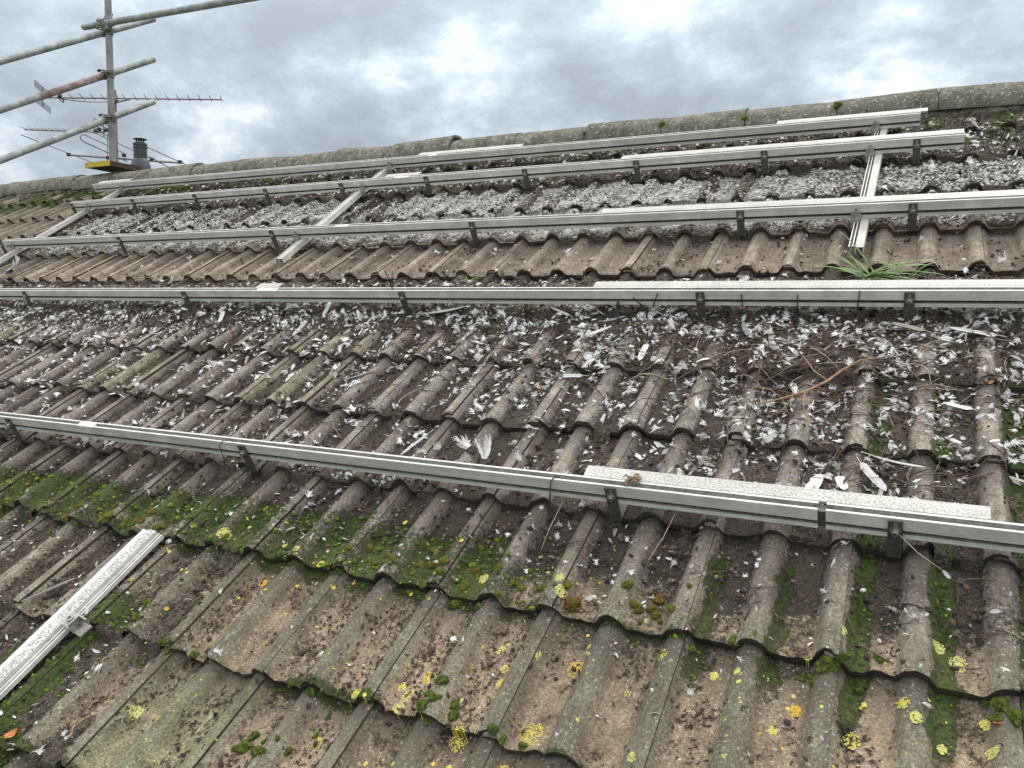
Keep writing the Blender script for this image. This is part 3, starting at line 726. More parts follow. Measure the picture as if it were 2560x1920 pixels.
# flue terminal behind the ridge
fb = at_y(352, 418, YP+.30); ft = at_y(350, 345, YP+.30); H_ = ft.z-fb.z; k_ = H_/.30
root = empty('flue_terminal', Matrix.Translation(fb)); tag(root, 'dark grey plastic flue terminal with a round cap, just behind the ridge', 'flue')
b = MB(); b.lathe([(.098, -.12), (.098, .02), (.092, .03), (.088, .055), (.066, .085), (.066, .19), (.072, .192), (.072, .205), (.064, .207), (.064, .222), (.070, .224), (.070, .242), (.060, .250), (.045, .256), (.0, .256)]); b.V = [(x*k_, y*k_, z*k_) for x, y, z in b.V]
o = link('body', b.mesh('body', True), M_FLUE, root); o.data.set_sharp_from_angle(angle=math.radians(35))
b = MB(); b.lathe([(.02, .286), (.066, .284), (.070, .288), (.03, .298), (.0, .300)])
for a_ in range(4): b.tube([(.036*math.cos(a_*1.57+.6), .036*math.sin(a_*1.57+.6), .25), (.036*math.cos(a_*1.57+.6), .036*math.sin(a_*1.57+.6), .287)], .008, 6)
b.V = [(x*k_, y*k_, z*k_) for x, y, z in b.V]; link('cap', b.mesh('cap', True), M_FLUE, root)

def hdir(px, py=773): d = dirw(px, py); d.z = 0; return d.normalized()
def aerial(name_label, boom, z0, z1, els, eldir, ellen, r=.004, br=.0085, tilt=0.0):
    p, q = at_depth(*boom[0], z0), at_depth(*boom[1], z1)
    root = empty('tv_aerial', Matrix.Translation((p+q)/2)); tag(root, name_label, 'aerial', 'television aerials beyond the ridge')
    b = MB(); b.tube([p, q], br, 6); wpart('boom', b, M_AER, root)
    for i, f_ in enumerate(els):
        c = p.lerp(q, f_); L_ = ellen if not callable(ellen) else ellen(i)
        b = MB(); b.tube([c-eldir*L_/2+Vector((0, 0, .01)), c+eldir*L_/2+Vector((0, 0, .01))], r, 5); wpart('element', b, M_AER, root)
    return root, p, q
e1 = hdir(750)
z1_ = 8.6
r1, p1, q1 = aerial('long thin aerial pointing right above the lowest guard tube, with a grid reflector', ((118, 244), (552, 249)), z1_, z1_-.1, [.08+.0615*i for i in range(16)], e1, .24)
b = MB()
cr_ = at_depth(107, 244, z1_)
for zz in (.112, .097, .082, .067, .052, -.045, -.06, -.075, -.09, -.105): b.tube([cr_-e1*.26+Vector((0, 0, zz)), cr_+e1*.26+Vector((0, 0, zz-.0))], .0035, 5)
for s_ in (-.26, .26):
    b.tube([cr_+e1*s_+Vector((0, 0, .112)), cr_+e1*s_+Vector((0, 0, .052))], .0035, 5); b.tube([cr_+e1*s_+Vector((0, 0, -.045)), cr_+e1*s_+Vector((0, 0, -.105))], .0035, 5)
b.tube([cr_+Vector((0, 0, .112)), cr_+Vector((0, 0, -.105))], .006, 6)
wpart('reflector', b, M_AER, r1)
b = MB(); c = p1.lerp(q1, .075); b.tube([c-e1*.10+Vector((0,0,.02)), c+e1*.12+Vector((0, 0, .02)), c+e1*.14+Vector((0, 0, 0)), c+e1*.12+Vector((0, 0, -.02)), c-e1*.10+Vector((0, 0, -.02))], .006, 6)
b.tube([c-e1*.02+Vector((0,0,.01)), c+e1*.02+Vector((0,0,.03))], .02, 6); wpart('dipole', b, M_BLK, r1)
b = MB(); pts = [p1.lerp(q1, .08+.04*i)+Vector((0, 0, -.012-.03*math.sin(math.pi*i/10))) for i in range(11)]+[at_depth(270, 262, z1_)]; b.tube(pts, .004, 5); wpart('cable', b, M_BLK, r1)
m0, m1 = at_depth(287, 225, z1_), at_depth(279, 470, z1_); m1 = Vector((m0.x, m0.y, m1.z)); 
b = MB(); b.tube([m0, m1], .014, 10); b.tube([m0+Vector((.012, 0, -.06)), m0+Vector((.022, 0, -.13))], .02, 8); wpart('mast', b, M_AER, r1)
r2_, p2, q2 = aerial('short aerial pointing left, seen between the two lower guard tubes', ((62, 324), (262, 331)), 9.6, 9.2, [.02+.085*i for i in range(11)], hdir(1700), .16)
b = MB(); e2 = hdir(1700); cr_ = at_depth(259, 327, 9.2)
for zz in (.085, .045, .01, -.035, -.07): b.tube([cr_-e2*.16+Vector((0, 0, zz+.02)), cr_+e2*.16+Vector((0, 0, zz-.02))], .006, 5)
for s_ in (-.16, 0, .16): b.tube([cr_+e2*s_+Vector((0, 0, .085)), cr_+e2*s_+Vector((0, 0, -.07))], .006, 5)
wpart('reflector', b, M_AER, r2_)
b = MB(); c = at_depth(244, 326, 9.2); b.tube([c+Vector((-.03, 0, 0)), c+Vector((.03, 0, 0))], .028, 8); b.tube([c+Vector((.12, 0, -.01)), c+Vector((.17, 0, -.01))], .02, 8); wpart('dipole', b, M_BLK, r2_)
b = MB(); b.tube([at_depth(269, 333, 9.2), at_depth(268, 420, 9.2)], .004, 5); wpart('cable', b, M_BLK, r2_)
# big long-element aerial low down
z3 = 8.9
r3 = empty('tv_aerial', Matrix.Translation(at_depth(300, 395, z3))); tag(r3, 'broad aerial with long slanting rods and a folded loop, lowest of the aerials', 'aerial', 'television aerials beyond the ridge')
b = MB(); b.tube([at_depth(170, 387, z3), at_depth(458, 408, z3)], .011, 6); wpart('boom', b, M_AER, r3)
for (a_, c_, zo) in (((52, 337), (246, 412), .55), ((290, 356), (462, 436), .5), ((362, 365), (476, 417), .4), ((372, 391), (412, 412), .2)):
    b = MB(); b.tube([at_depth(*a_, z3-zo), at_depth(*c_, z3+zo)], .0055, 5); wpart('element', b, M_AER, r3)
b = MB(); lp = [(312, 384), (255, 357), (212, 337), (204, 337), (200, 342), (203, 350), (212, 356), (262, 378), (318, 404)]; b.tube([at_depth(x, y, z3-.4+.4*(x-200)/110) for x, y in lp], .006, 6); wpart('folded_loop', b, M_AER, r3)
for (x, y) in ((172, 387), (270, 395), (310, 389), (380, 399), (450, 405)):
    b = MB(); c = at_depth(x, y, z3); b.box(tuple(c-Vector((.017, .017, .014))), tuple(c+Vector((.017, .017, .017)))); wpart('clamp_block', b, M_BLK, r3)
# ================================================================ litter, moss, lichen
def project(u, v, h):
    P_ = np.stack([np.asarray(u, float), np.asarray(v, float), np.asarray(h, float)], -1)-CC
    Q = P_ @ CR.T; z = Q[..., 2]; zz = np.maximum(z, .01)
    return Q[..., 0]/zz*FPX+1280, Q[..., 1]/zz*FPX+960, z
def surf_n(u, v):
    e = .004; return -(surf(u+e, v)-surf(u-e, v))/(2*e)          # slope across the rolls
def rotmats(yaw, tx, ty):
    cz, sz = np.cos(yaw), np.sin(yaw); cx_, sx_ = np.cos(tx), np.sin(tx); cy_, sy_ = np.cos(ty), np.sin(ty)
    n = len(yaw); Z = np.zeros((n, 3, 3)); X = np.zeros((n, 3, 3)); Y = np.zeros((n, 3, 3))
    Z[:, 0, 0] = cz; Z[:, 0, 1] = -sz; Z[:, 1, 0] = sz; Z[:, 1, 1] = cz; Z[:, 2, 2] = 1
    X[:, 0, 0] = 1; X[:, 1, 1] = cx_; X[:, 1, 2] = -sx_; X[:, 2, 1] = sx_; X[:, 2, 2] = cx_
    Y[:, 1, 1] = 1; Y[:, 0, 0] = cy_; Y[:, 0, 2] = sy_; Y[:, 2, 0] = -sy_; Y[:, 2, 2] = cy_
    return X, Y, Z
def scatter(name, temps, ti, pos, yaw, tx, ty, scale, rnd, mat, align=None, smooth=False):
    """merge many small pieces into one mesh. tilt by tx,ty in the piece's own frame, then yaw, then lean to the surface"""
    X, Y, Z = rotmats(yaw, tx, ty); Rm = Z @ Y @ X
    if align is not None:
        a = np.arctan(align); Rm = rotmats(a*0, a*0, a)[1] @ Rm
    Vs, Fs, As, off = [], [], [], 0
    for k, (tv, tf) in enumerate(temps):
        m = np.where(ti == k)[0]
        if len(m) == 0: continue
        s = scale[m]; s = s[:, None] if s.ndim == 1 else s
        V = np.einsum('nij,nkj->nki', Rm[m], tv[None]*s[:, None, :])+pos[m][:, None, :]
        F = tf[None]+(np.arange(len(m))*len(tv))[:, None, None]+off
        Vs.append(V.reshape(-1, 3)); Fs.append(F.reshape(-1, 3)); As.append(np.repeat(rnd[m], len(tv))); off += len(m)*len(tv)
    return link(name, mesh_np(name, np.concatenate(Vs), np.concatenate(Fs), {'rnd': np.concatenate(As)}, smooth), mat, None, ROOF.copy())
def tri(F):
    o = []
    for f in F:
        for i in range(1, len(f)-1): o.append((f[0], f[i], f[i+1]))
    return np.array(o, int)
# --- piece shapes
def strip(path, wid):
    """narrow ribbon along path"""
    V = []; n = len(path)
    for i, p in enumerate(path):
        d = np.subtract(path[min(i+1, n-1)], path[max(i-1, 0)]); s = np.cross(d, (0, 0, 1.0)); s = s/(np.linalg.norm(s)+1e-9)
        V += [np.add(p, s*wid[i]), np.subtract(p, s*wid[i])]
    F = [(2*i, 2*i+1, 2*i+3, 2*i+2) for i in range(n-1)]
    return V, F
def t_down(rs):
    V, F = [], []; n = rs.integers(15, 24); spread = rs.uniform(.18, .55)
    for k in range(n):
        a = rs.normal(0, spread)*(1 if rs.random() < .92 else 2.0); ln = rs.uniform(.45, 1.0); c = rs.normal(0, 1.1); lift = rs.uniform(.0, .55)
        pts = []; x = rs.uniform(0, .35); y = rs.normal(0, .06)
        for s in range(4):
            pts.append((x, y, lift*math.sin(s/3*2.2)*.5*ln+.02)); x += math.cos(a)*ln/3; y += math.sin(a)*ln/3; a += c/3
        v_, f_ = strip(pts, [.045, .060*rs.uniform(.6, 1.4), .034, .006]); b = len(V); V += v_; F += [tuple(i+b for i in f) for f in f_]
    V = np.array(V); V[:, :2] -= V[:, :2].mean(0)*.5; return V, tri(F)
def t_leaf(rs, wd=.2, curl=.3, jag=.12, n=7):
    V, F = [], []; bend = rs.uniform(-.5, .5)
    for i in range(n):
        t = i/(n-1); x = t-.5; w_ = wd*math.sin(math.pi*min(1, t*.93+.05))**.7*(1-.25*t)+.008
        z = curl*(t-.5)**2*rs.uniform(.9, 1.1)
        for s in (-1, -.5, 0, .5, 1):
            j_ = 1+rs.normal(0, jag)*(abs(s) == 1)
            V.append((x+(rs.normal(0, .03) if abs(s) == 1 else 0)-abs(s)*.06, s*w_*j_+bend*(t-.5)**2*.5, z+.10*(abs(s)**2)*wd*2))
    for i in range(n-1):
        for k in range(4): a = i*5+k; F.append((a, a+1, a+6, a+5))
    b = len(V); v_, f_ = strip([(-.66, bend*.18, .02+curl*.3), (-.45, bend*.08, .03+curl*.2), (0, 0, .03)], [.010, .016, .008]); V += v_; F += [tuple(i+b for i in f) for f in f_]
    return np.array(V, float), tri(F)
def t_curl(rs):
    r0 = rs.uniform(.35, .6); a0 = rs.uniform(0, 6); arc = rs.uniform(2.5, 5.5); pts = []; wd = []
    n = 6
    for i in range(n):
        a = a0+arc*i/(n-1); r_ = r0*(1+.15*rs.normal()); pts.append((r_*math.cos(a), r_*math.sin(a), .12+.15*i/n)); wd.append(.16*math.sin(math.pi*(i+.6)/(n+.2)))
    V, F = strip(pts, wd); n2 = len(V); V2 = [np.add(p, (0, 0, -.14)) for p in V]
    F2 = [f for f in F]; m = n
    F2 += [(2*i, 2*i+2, n2+2*i+2, n2+2*i) for i in range(m-1)]+[(2*i+1, n2+2*i+1, n2+2*i+3, 2*i+3) for i in range(m-1)]
    return np.array(V+V2, float), tri(F2)
def t_blob(rs, flat=.6, jit=.25, sub=1):
    import bmesh
    bm = bmesh.new(); bmesh.ops.create_icosphere(bm, subdivisions=sub, radius=1)
    V = np.array([v.co[:] for v in bm.verts]); F = np.array([[v.index for v in f.verts] for f in bm.faces]); bm.free()
    V *= (1+rs.normal(0, jit, (len(V), 1))); V[:, 2] *= flat; V *= rs.uniform(.7, 1.3, (1, 3)); return V, F
def t_flake(rs):
    n = 5; a = np.sort(rs.uniform(0, 6.28, n)); r_ = rs.uniform(.5, 1, n)
    V = [(r_[k]*math.cos(a[k]), r_[k]*math.sin(a[k]), rs.normal(0, .2)) for k in range(n)]; V += [(x*.9, y*.9, z-.2) for x, y, z in V]
    return np.array(V), tri([tuple(range(n))]+[(k, n+k, n+(k+1) % n, (k+1) % n) for k in range(n)])
rs = np.random.default_rng(11)
T_DOWN = [t_down(rs) for _ in range(10)]; T_LEAF = [t_leaf(rs, rs.uniform(.12, .24), rs.uniform(-.5, .7), .16) for _ in range(8)]
T_CURL = [t_curl(rs) for _ in range(8)]; T_BLOB = [t_blob(rs, .55, .15) for _ in range(6)]; T_FLAKE = [t_flake(rs) for _ in range(6)]
T_CRUMB = [t_blob(rs, .7, .3, 1) for _ in range(4)]

def candidates(n, u0, u1, v0, v1, dens, seed):
    r_ = np.random.default_rng(seed); u = r_.uniform(u0, u1, n); v = r_.uniform(v0, v1, n)
    # throw away what lies outside the field of view (with a margin)
    x, y, z = project(u, v, 0*u); m = (z > .1) & (x > -500) & (x < 3060) & (y < 2400)
    m &= r_.random(n) < dens(u, v); return u[m], v[m], r_
def panw(u): 
    d = np.mod(u+0.075, 0.15)-0.075; return sst(0.012, 0.036, np.abs(d))
# dirt beds: loose fill lying in the pans; level relative to the roll tops
def bed_level(u, v):
    n = vn1.f(u, v, 9, 3)-.5; n2_ = vn2.f(u, v, 28, 3)-.5
    fr = v/G-np.floor(v/G); st = -STEP*fr
    base = np.full_like(u, -.2)
    inz = sst(1.28, 1.60, v+.14*sst(-.6, .6, u)+.18*n)*(v < 1.685)
    a = -.048+.044*inz*(0.8+1.4*n)
    base = np.where(inz > .05, np.maximum(base, a+st), base)
    z3 = sst(1.60, 1.66, v)*(1-sst(1.86, 1.965, v+.04*n))
    base = np.where(z3 > .05, np.maximum(base, -.040+.026*z3+st*.3), base)
    ctr = (1-np.minimum(np.abs(np.mod(u, .15)-.075)/.045, 1.5))
    p1_ = sst(.62, .70, v)*(v < 1.3); base = np.where(p1_ > 0, np.maximum(base, -ROLL-.006+st+.016*n*2+.002), base)
    c2 = sst(2.30, 2.36, v)*(1-sst(2.96, 3.0, v))*sst(-4.7, -4.4, u)*(1-sst(.95, 1.1, u)); base = np.where(c2 > 0, np.maximum(base, -ROLL+.006*c2+st+.05*n), base)
    c3 = sst(2.98, 3.02, v)*sst(-4.8, -4.6, u); base = np.where(c3 > 0, np.maximum(base, -ROLL+.010+st+.05*n), base)
    ll = (1-sst(-1.12, -.95, u))*(1-sst(.30, .34, v)); base = np.where(ll > 0, np.maximum(base, -ROLL+.002*ll-.004+.05*n+st), base)
    return base+.010*n2_
def build_bed():
    st = .0085; us = np.arange(-7.0, 1.7, st); vs_ = np.arange(-.7, 3.5, st)
    Ug, Vg = np.meshgrid(us, vs_, indexing='ij'); x, y, z = project(Ug, Vg, 0*Ug)
    ok = (z > .1) & (x > -400) & (x < 2900) & (y < 2200)
    Lb = bed_level(Ug, Vg)+(vn3(Ug*95, Vg*95)-.5)*.013; S = surf(Ug, Vg)
    up = (Lb > S-.003) & ok
    H = np.maximum(Lb, S-.006)
    idx = -np.ones(Ug.shape, int); cell = up[:-1, :-1] | up[1:, :-1] | up[:-1, 1:] | up[1:, 1:]
    use = np.zeros_like(up); use[:-1, :-1] |= cell; use[1:, :-1] |= cell; use[:-1, 1:] |= cell; use[1:, 1:] |= cell
    idx[use] = np.arange(use.sum()); V = np.stack([Ug[use], Vg[use], H[use]], -1)
    c = np.argwhere(cell); F = np.stack([idx[c[:, 0], c[:, 1]], idx[c[:, 0]+1, c[:, 1]], idx[c[:, 0]+1, c[:, 1]+1], idx[c[:, 0], c[:, 1]+1]], -1)
    pa = sst(2.30, 2.34, V[:, 1])*(1-sst(2.93, 2.97, V[:, 1]))*sst(-4.6, -4.3, V[:, 0])*(1-.7*sst(.0, .3, V[:, 0]))+.35*sst(1.66, 1.68, V[:, 1])*(1-sst(1.88, 1.95, V[:, 1]))
    return mesh_np('dirt', V, F, {'pale': pa}, True)
def bed_mat():
    m, t, b = newmat('loose_dark_dirt'); P = OBJ(t); n = NOISE(t, P, 130, 5, .75); n2_ = NOISE(t, P, 18, 4, .6); n3 = NOISE(t, P, 320, 3, .7)
    c = MIX(t, RAMP(t, n, [(.36, 0), (.62, 1)]), (0.018, 0.014, 0.011), (0.125, 0.096, 0.072))
    c = MIX(t, RAMP(t, n3, [(.56, 0), (.62, .8)]), c, (0.42, 0.38, 0.32)); c = MIX(t, RAMP(t, n2_, [(.5, 0), (.75, .5)]), c, (0.13, 0.095, 0.062))
    pm = RAMP(t, M(t, 'ADD', ATT(t, 'pale'), M(t, 'MULTIPLY_ADD', NOISE(t, P, 30, 5, .7), 1.4, -.7)), [(.3, 0), (.6, .85)])
    c = MIX(t, pm, c, MIX(t, n, (0.20, 0.185, 0.16), (0.55, 0.53, 0.49)))
    L(t, c, b.inputs['Base Color']); b.inputs['Roughness'].default_value = .95; BUMP(t, b, M(t, 'ADD', n, M(t, 'MULTIPLY', n3, .5)), .012); return m
tag(link('dirt', build_bed(), bed_mat(), None, ROOF.copy()), 'dark crumbly dirt and rotted litter filling the tile pans', 'dirt', kind='stuff')

def level(u, v): return np.maximum(surf(u, v), np.maximum(bed_level(u, v), -.2))
# --- dark curled flakes and crumbs
def d_dark(u, v):
    n = vn1.f(u+3, v, 8, 3); n2_ = vn2.f(u, v+5, 3.5, 2); pw = panw(u)
    a = (1-sst(.28, .36, v))*(.02+.98*pw)*(.06+1.0*sst(.42, .56, n))*.85
    a = np.maximum(a, (1-sst(-1.15, -.8, u))*(1-sst(.3, .38, v))*(.3+.7*pw)*.9)
    a = np.maximum(a, sst(.3, .36, v)*(1-sst(.6, .66, v))*(.05+.95*pw)*(.15+.5*sst(.4, .6, n)))
    a = np.maximum(a, sst(.64, .7, v)*(1-sst(1.2, 1.35, v))*(.05+.95*pw)*(.12+.4*sst(.4, .6, n)))
    a = np.maximum(a, sst(1.12, 1.35, v)*(1-sst(1.66, 1.68, v))*.8*np.maximum(pw, sst(1.4, 1.58, v)))
    a = np.maximum(a, sst(1.66, 1.68, v)*(1-sst(1.9, 1.98, v))*.6)
    a = np.maximum(a, sst(1.95, 1.97, v)*(1-sst(2.28, 2.3, v))*(.03+pw*.97)*(.04+.22*sst(.5, .65, n)))
    a = np.maximum(a, sst(2.28, 2.32, v)*sst(-4.7, -4.5, u)*.18)
    a = np.maximum(a, sst(2.95, 3.0, v)*sst(-4.8, -4.6, u)*(1-sst(3.5, 3.55, v))*.45)
    return a
u, v, r_ = candidates(270000, -5.2, 1.6, -.55, 3.5, d_dark, 21)
h = level(u, v)
nearz = project(u, v, h)[2]
curl = (v < .45); n_ = len(u)
m = curl & (r_.random(n_) < .8)
k_ = np.where(m)[0]
scatter('curled_flakes', T_CURL, r_.integers(0, 8, len(k_)), np.stack([u[k_], v[k_], h[k_]+.001], -1), r_.uniform(0, 6.3, len(k_)), r_.normal(0, .35, len(k_)), r_.normal(0, .35, len(k_)),
        r_.uniform(.0035, .0115, len(k_)), r_.beta(1.2, 2.8, len(k_)), M_DEB, surf_n(u[k_], v[k_])*.6)
tag(sc.objects['curled_flakes'], 'dark curled flakes of dead lichen and moss scattered in the pans', 'flakes', kind='stuff')
k_ = np.where(~m)[0]
T2 = T_CRUMB+T_FLAKE
scatter('crumbs', T2, r_.integers(0, 10, len(k_)), np.stack([u[k_], v[k_], h[k_]+r_.uniform(0, .006, len(k_))], -1), r_.uniform(0, 6.3, len(k_)), r_.normal(0, .6, len(k_)), r_.normal(0, .6, len(k_)),
        r_.uniform(.002, .0075, len(k_)), r_.beta(1.3, 1.8, len(k_)), M_DEB)
tag(sc.objects['crumbs'], 'dark crumbs of soil and nest litter under and between the rails', 'crumbs', kind='stuff')
# --- pale dried droppings
def d_pel(u, v):
    n = vn3.f(u, v, 7, 3)
    a = sst(1.64, 1.67, v)*(1-sst(1.88, 1.97, v+.05*(n-.5)))*.9
    a = np.maximum(a, sst(2.98, 3.05, v)*(1-sst(3.45, 3.5, v))*sst(-4.7, -4.5, u)*.42)
    a = np.maximum(a, sst(1.2, 1.45, v)*(1-sst(1.66, 1.68, v))*.22)
    a = np.maximum(a, (1-sst(-1.2, -.9, u))*(1-sst(.3, .36, v))*.22*sst(.4, .6, n))
    a = np.maximum(a, sst(1.96, 2.0, v)*(1-sst(2.28, 2.3, v))*.035)
    return a
u, v, r_ = candidates(80000, -5.0, 1.6, -.5, 3.5, d_pel, 22); n_ = len(u)
scatter('dried_droppings', T_BLOB[:3]+T_CURL[:3], r_.integers(0, 6, n_), np.stack([u, v, level(u, v)+r_.uniform(0, .006, n_)], -1), r_.uniform(0, 6.3, n_), r_.normal(0, .5, n_), r_.normal(0, .5, n_),
        r_.uniform(.002, .0058, n_), r_.beta(1.6, 1.4, n_), M_PEL)
tag(sc.objects['dried_droppings'], 'pale dried droppings piled above the second rail and under the ridge', 'droppings', kind='stuff')
# --- matted down carpet between the third and fourth rails
def d_carpet(u, v):
    n = vn1.f(u+9, v, 3.2, 3); n2_ = vn2.f(u, v, 12, 2)
    bald = np.zeros_like(u)
    for (bu, bv0, bv1, bw_) in ((-3.02, 2.66, 2.92, .07), (-3.9, 2.66, 2.95, .05), (-2.0, 2.55, 2.95, .10), (-1.86, 2.6, 2.95, .05), (-1.13, 2.35, 2.95, .045), (-1.06, 2.62, 2.9, .05), (-.15, 2.6, 2.95, .05), (-.02, 2.62, 2.95, .08), (-.4, 2.35, 2.62, .03), (-2.7, 2.4, 2.63, .05)):
        bald = np.maximum(bald, (1-sst(bw_*.8, bw_*1.25, np.abs(u-bu)))*sst(bv0-.02, bv0, v)*(1-sst(bv1, bv1+.02, v)))
    a = sst(2.31, 2.36, v)*(1-sst(2.90, 2.955, v+.05*(n2_-.5)))*sst(-4.55, -4.3, u)*(1-sst(.0, .35, u)*.55)*(1-sst(.6, .9, u)*.5)*(.35+.65*sst(.36, .5, n))*(1-bald*.93)
    a *= .55+.45*panw(u)
    fr = v/G-np.floor(v/G); a *= np.where((fr > .955) & (np.abs(np.mod(u+.075, .15)-.075) < .03), .15, 1)
    return a
u, v, r_ = candidates(170000, -4.7, 1.2, 2.3, 2.97, d_carpet, 23); n_ = len(u)
scatter('matted_down', T_DOWN+T_LEAF[:3], r_.integers(0, 13, n_), np.stack([u, v, level(u, v)+r_.uniform(.001, .009, n_)], -1), r_.uniform(0, 6.3, n_), r_.normal(0, .3, n_), r_.normal(0, .3, n_),
        r_.uniform(.006, .017, n_), np.clip(r_.normal(.58, .25, n_), 0, 1), M_FLUFF, surf_n(u, v)*.5)
tag(sc.objects['matted_down'], 'matted greyish white down carpeting the tiles between the third and fourth rails', 'down', kind='stuff')
# --- white feathers
def d_white(u, v):
    n = vn2.f(u+2, v, 5, 3); pw = .25+.75*panw(u)
    a = sst(1.05, 1.42, v+.2*sst(-1.2, .2, u)+.3*(n-.5))*(1-sst(1.66, 1.68, v))*1.25*(.10+1.0*sst(.40, .56, vn1.f(u, v, 13, 3)))*(.35+.85*sst(.35, .55, n))*np.maximum(pw, sst(1.35, 1.55, v))
    a = np.maximum(a, sst(.64, .68, v)*(1-sst(1.2, 1.4, v))*pw*(.04+.55*sst(.50, .62, vn1.f(u, v, 10, 3))))
    a = np.maximum(a, (1-sst(.62, .66, v))*(sst(.3, .36, v)*.05+.010)*(.5+sst(.4, .6, n)))
    a = np.maximum(a, (1-sst(-1.1, -.9, u))*(1-sst(.3, .36, v))*.07)
    a = np.maximum(a, sst(1.66, 1.67, v)*(1-sst(1.9, 1.97, v))*.12)
    a = np.maximum(a, sst(1.97, 1.98, v)*(1-sst(2.29, 2.3, v))*.035*pw)
    a = np.maximum(a, sst(2.3, 2.33, v)*(1-sst(2.9, 2.96, v))*sst(-4.6, -4.4, u)*.08+sst(.55, .65, u)*sst(2.35, 2.4, v)*(1-sst(3.0, 3.1, v))*.25)
    a = np.maximum(a, sst(2.97, 3.0, v)*(1-sst(3.4, 3.45, v))*sst(-4.6, -4.4, u)*.20)
    return a*(1-.9*sst(-4.8, -4.9, u))
u, v, r_ = candidates(115000, -5.0, 1.6, -.5, 3.45, d_white, 24); n_ = len(u)
heap = sst(1.2, 1.45, v)*(v < 1.67)
h = level(u, v)+r_.uniform(.002, .010, n_)+heap*r_.uniform(0, .016, n_)
sz = np.where(r_.random(n_) < .7, r_.uniform(.007, .018, n_), r_.uniform(.016, .034, n_))*np.where(v < .62, .85, 1)
ti = np.where(r_.random(n_) < .76, r_.integers(0, 10, n_), 10+r_.integers(0, 8, n_)); sz = np.where(ti >= 10, sz*1.3, sz); sz = sz*np.where(v < .62, .85, 1)
yaw = r_.uniform(0, 6.3, n_); tx = r_.normal(0, .45, n_); ty = r_.normal(0, .4, n_); rn = np.clip(r_.normal(.50, .24, n_), 0.0, .9); rn = np.where(r_.random(n_) < .05, .98, rn)
x, y, z = project(u, v, h); inside = (x > 10) & (x < 2550) & (y > 0) & (y < 1910)
score = np.where(inside, sz/z, 0); order = np.argsort(-score)[:268]
mask = np.ones(n_, bool); mask[order] = False; k_ = np.where(mask)[0]
TW = T_DOWN+T_LEAF
scatter('feather_litter', TW, ti[k_], np.stack([u, v, h], -1)[k_], yaw[k_], tx[k_], ty[k_], sz[k_], rn[k_], M_WHT, surf_n(u, v)[k_]*.4)
tag(sc.objects['feather_litter'], 'countless small white feathers strewn over the tiles', 'feathers', kind='stuff')
def d_speck(u, v): return np.clip(d_white(u, v)*.9+.05+.12*(v > 2.9)+.05*(v < .6), 0, 1)*(1-.9*sst(-4.8, -4.9, u))*(.3+.7*panw(u))
u_, v_, r2s = candidates(75000, -5.0, 1.6, -.5, 3.45, d_speck, 25); n2s = len(u_)
scatter('fluff_specks', T_FLAKE+T_DOWN[:4], r2s.integers(0, 10, n2s), np.stack([u_, v_, level(u_, v_)+r2s.uniform(.001, .004, n2s)], -1), r2s.uniform(0, 6.3, n2s), r2s.normal(0, .4, n2s), r2s.normal(0, .4, n2s), r2s.uniform(.0010, .0036, n2s), r2s.uniform(.2, .85, n2s), M_WHT)
tag(sc.objects['fluff_specks'], 'tiny white specks of down sprinkled over the whole slope', 'specks', kind='stuff')
tm = {}
def tmesh(k, c):
    if (k, c) not in tm:
        V, F = TW[k]; me = mesh_np('feather', V, F, {'rnd': np.full(len(V), c)}); me.materials.append(M_WHT); tm[(k, c)] = me
    return tm[(k, c)]
def zone_label(u, v, what):
    x = project(u, v, -.01)[0]
    side = 'far left' if x < 500 else 'left' if x < 1000 else 'middle' if x < 1500 else 'right' if x < 2050 else 'far right'
    if v > 2.97: p = 'between the two topmost rails'
    elif v > 2.3: p = 'on the matted down above the third rail'
    elif v > 1.97: p = 'on the clean brown tile course'
    elif v > 1.66: p = 'on the droppings above the second rail'
    elif v > 1.42: p = 'in the litter right below the second rail'
    elif v > 1.02: p = 'on the mid-slope tiles'
    elif v > .64: p = 'just above the lowest rail'
    elif u < -1.1 and v < .33: p = 'around the loose rail'
    elif v > .3: p = 'in the moss band below the lowest rail'
    else: p = 'on the lichen spotted bottom tiles'
    return f'{what} {p}, {side}', f'{what}s {p}, {side}'
NRM = surf_n(u, v)
for i in order:
    mw = ROOF @ Matrix.Translation((u[i], v[i], h[i])) @ Matrix.Rotation(math.atan(NRM[i]*.4), 4, 'Y') @ Matrix.Rotation(yaw[i], 4, 'Z') @ Matrix.Rotation(ty[i], 4, 'Y') @ Matrix.Rotation(tx[i], 4, 'X') @ Matrix.Scale(sz[i], 4)
    o = link('feather', tmesh(int(ti[i]), float(np.round(rn[i]*4)/4*.9)), None, None, mw)
    lab, grp = zone_label(u[i], v[i], 'downy white feather' if ti[i] < 10 else 'curved white feather'); tag(o, lab, 'feather', grp)

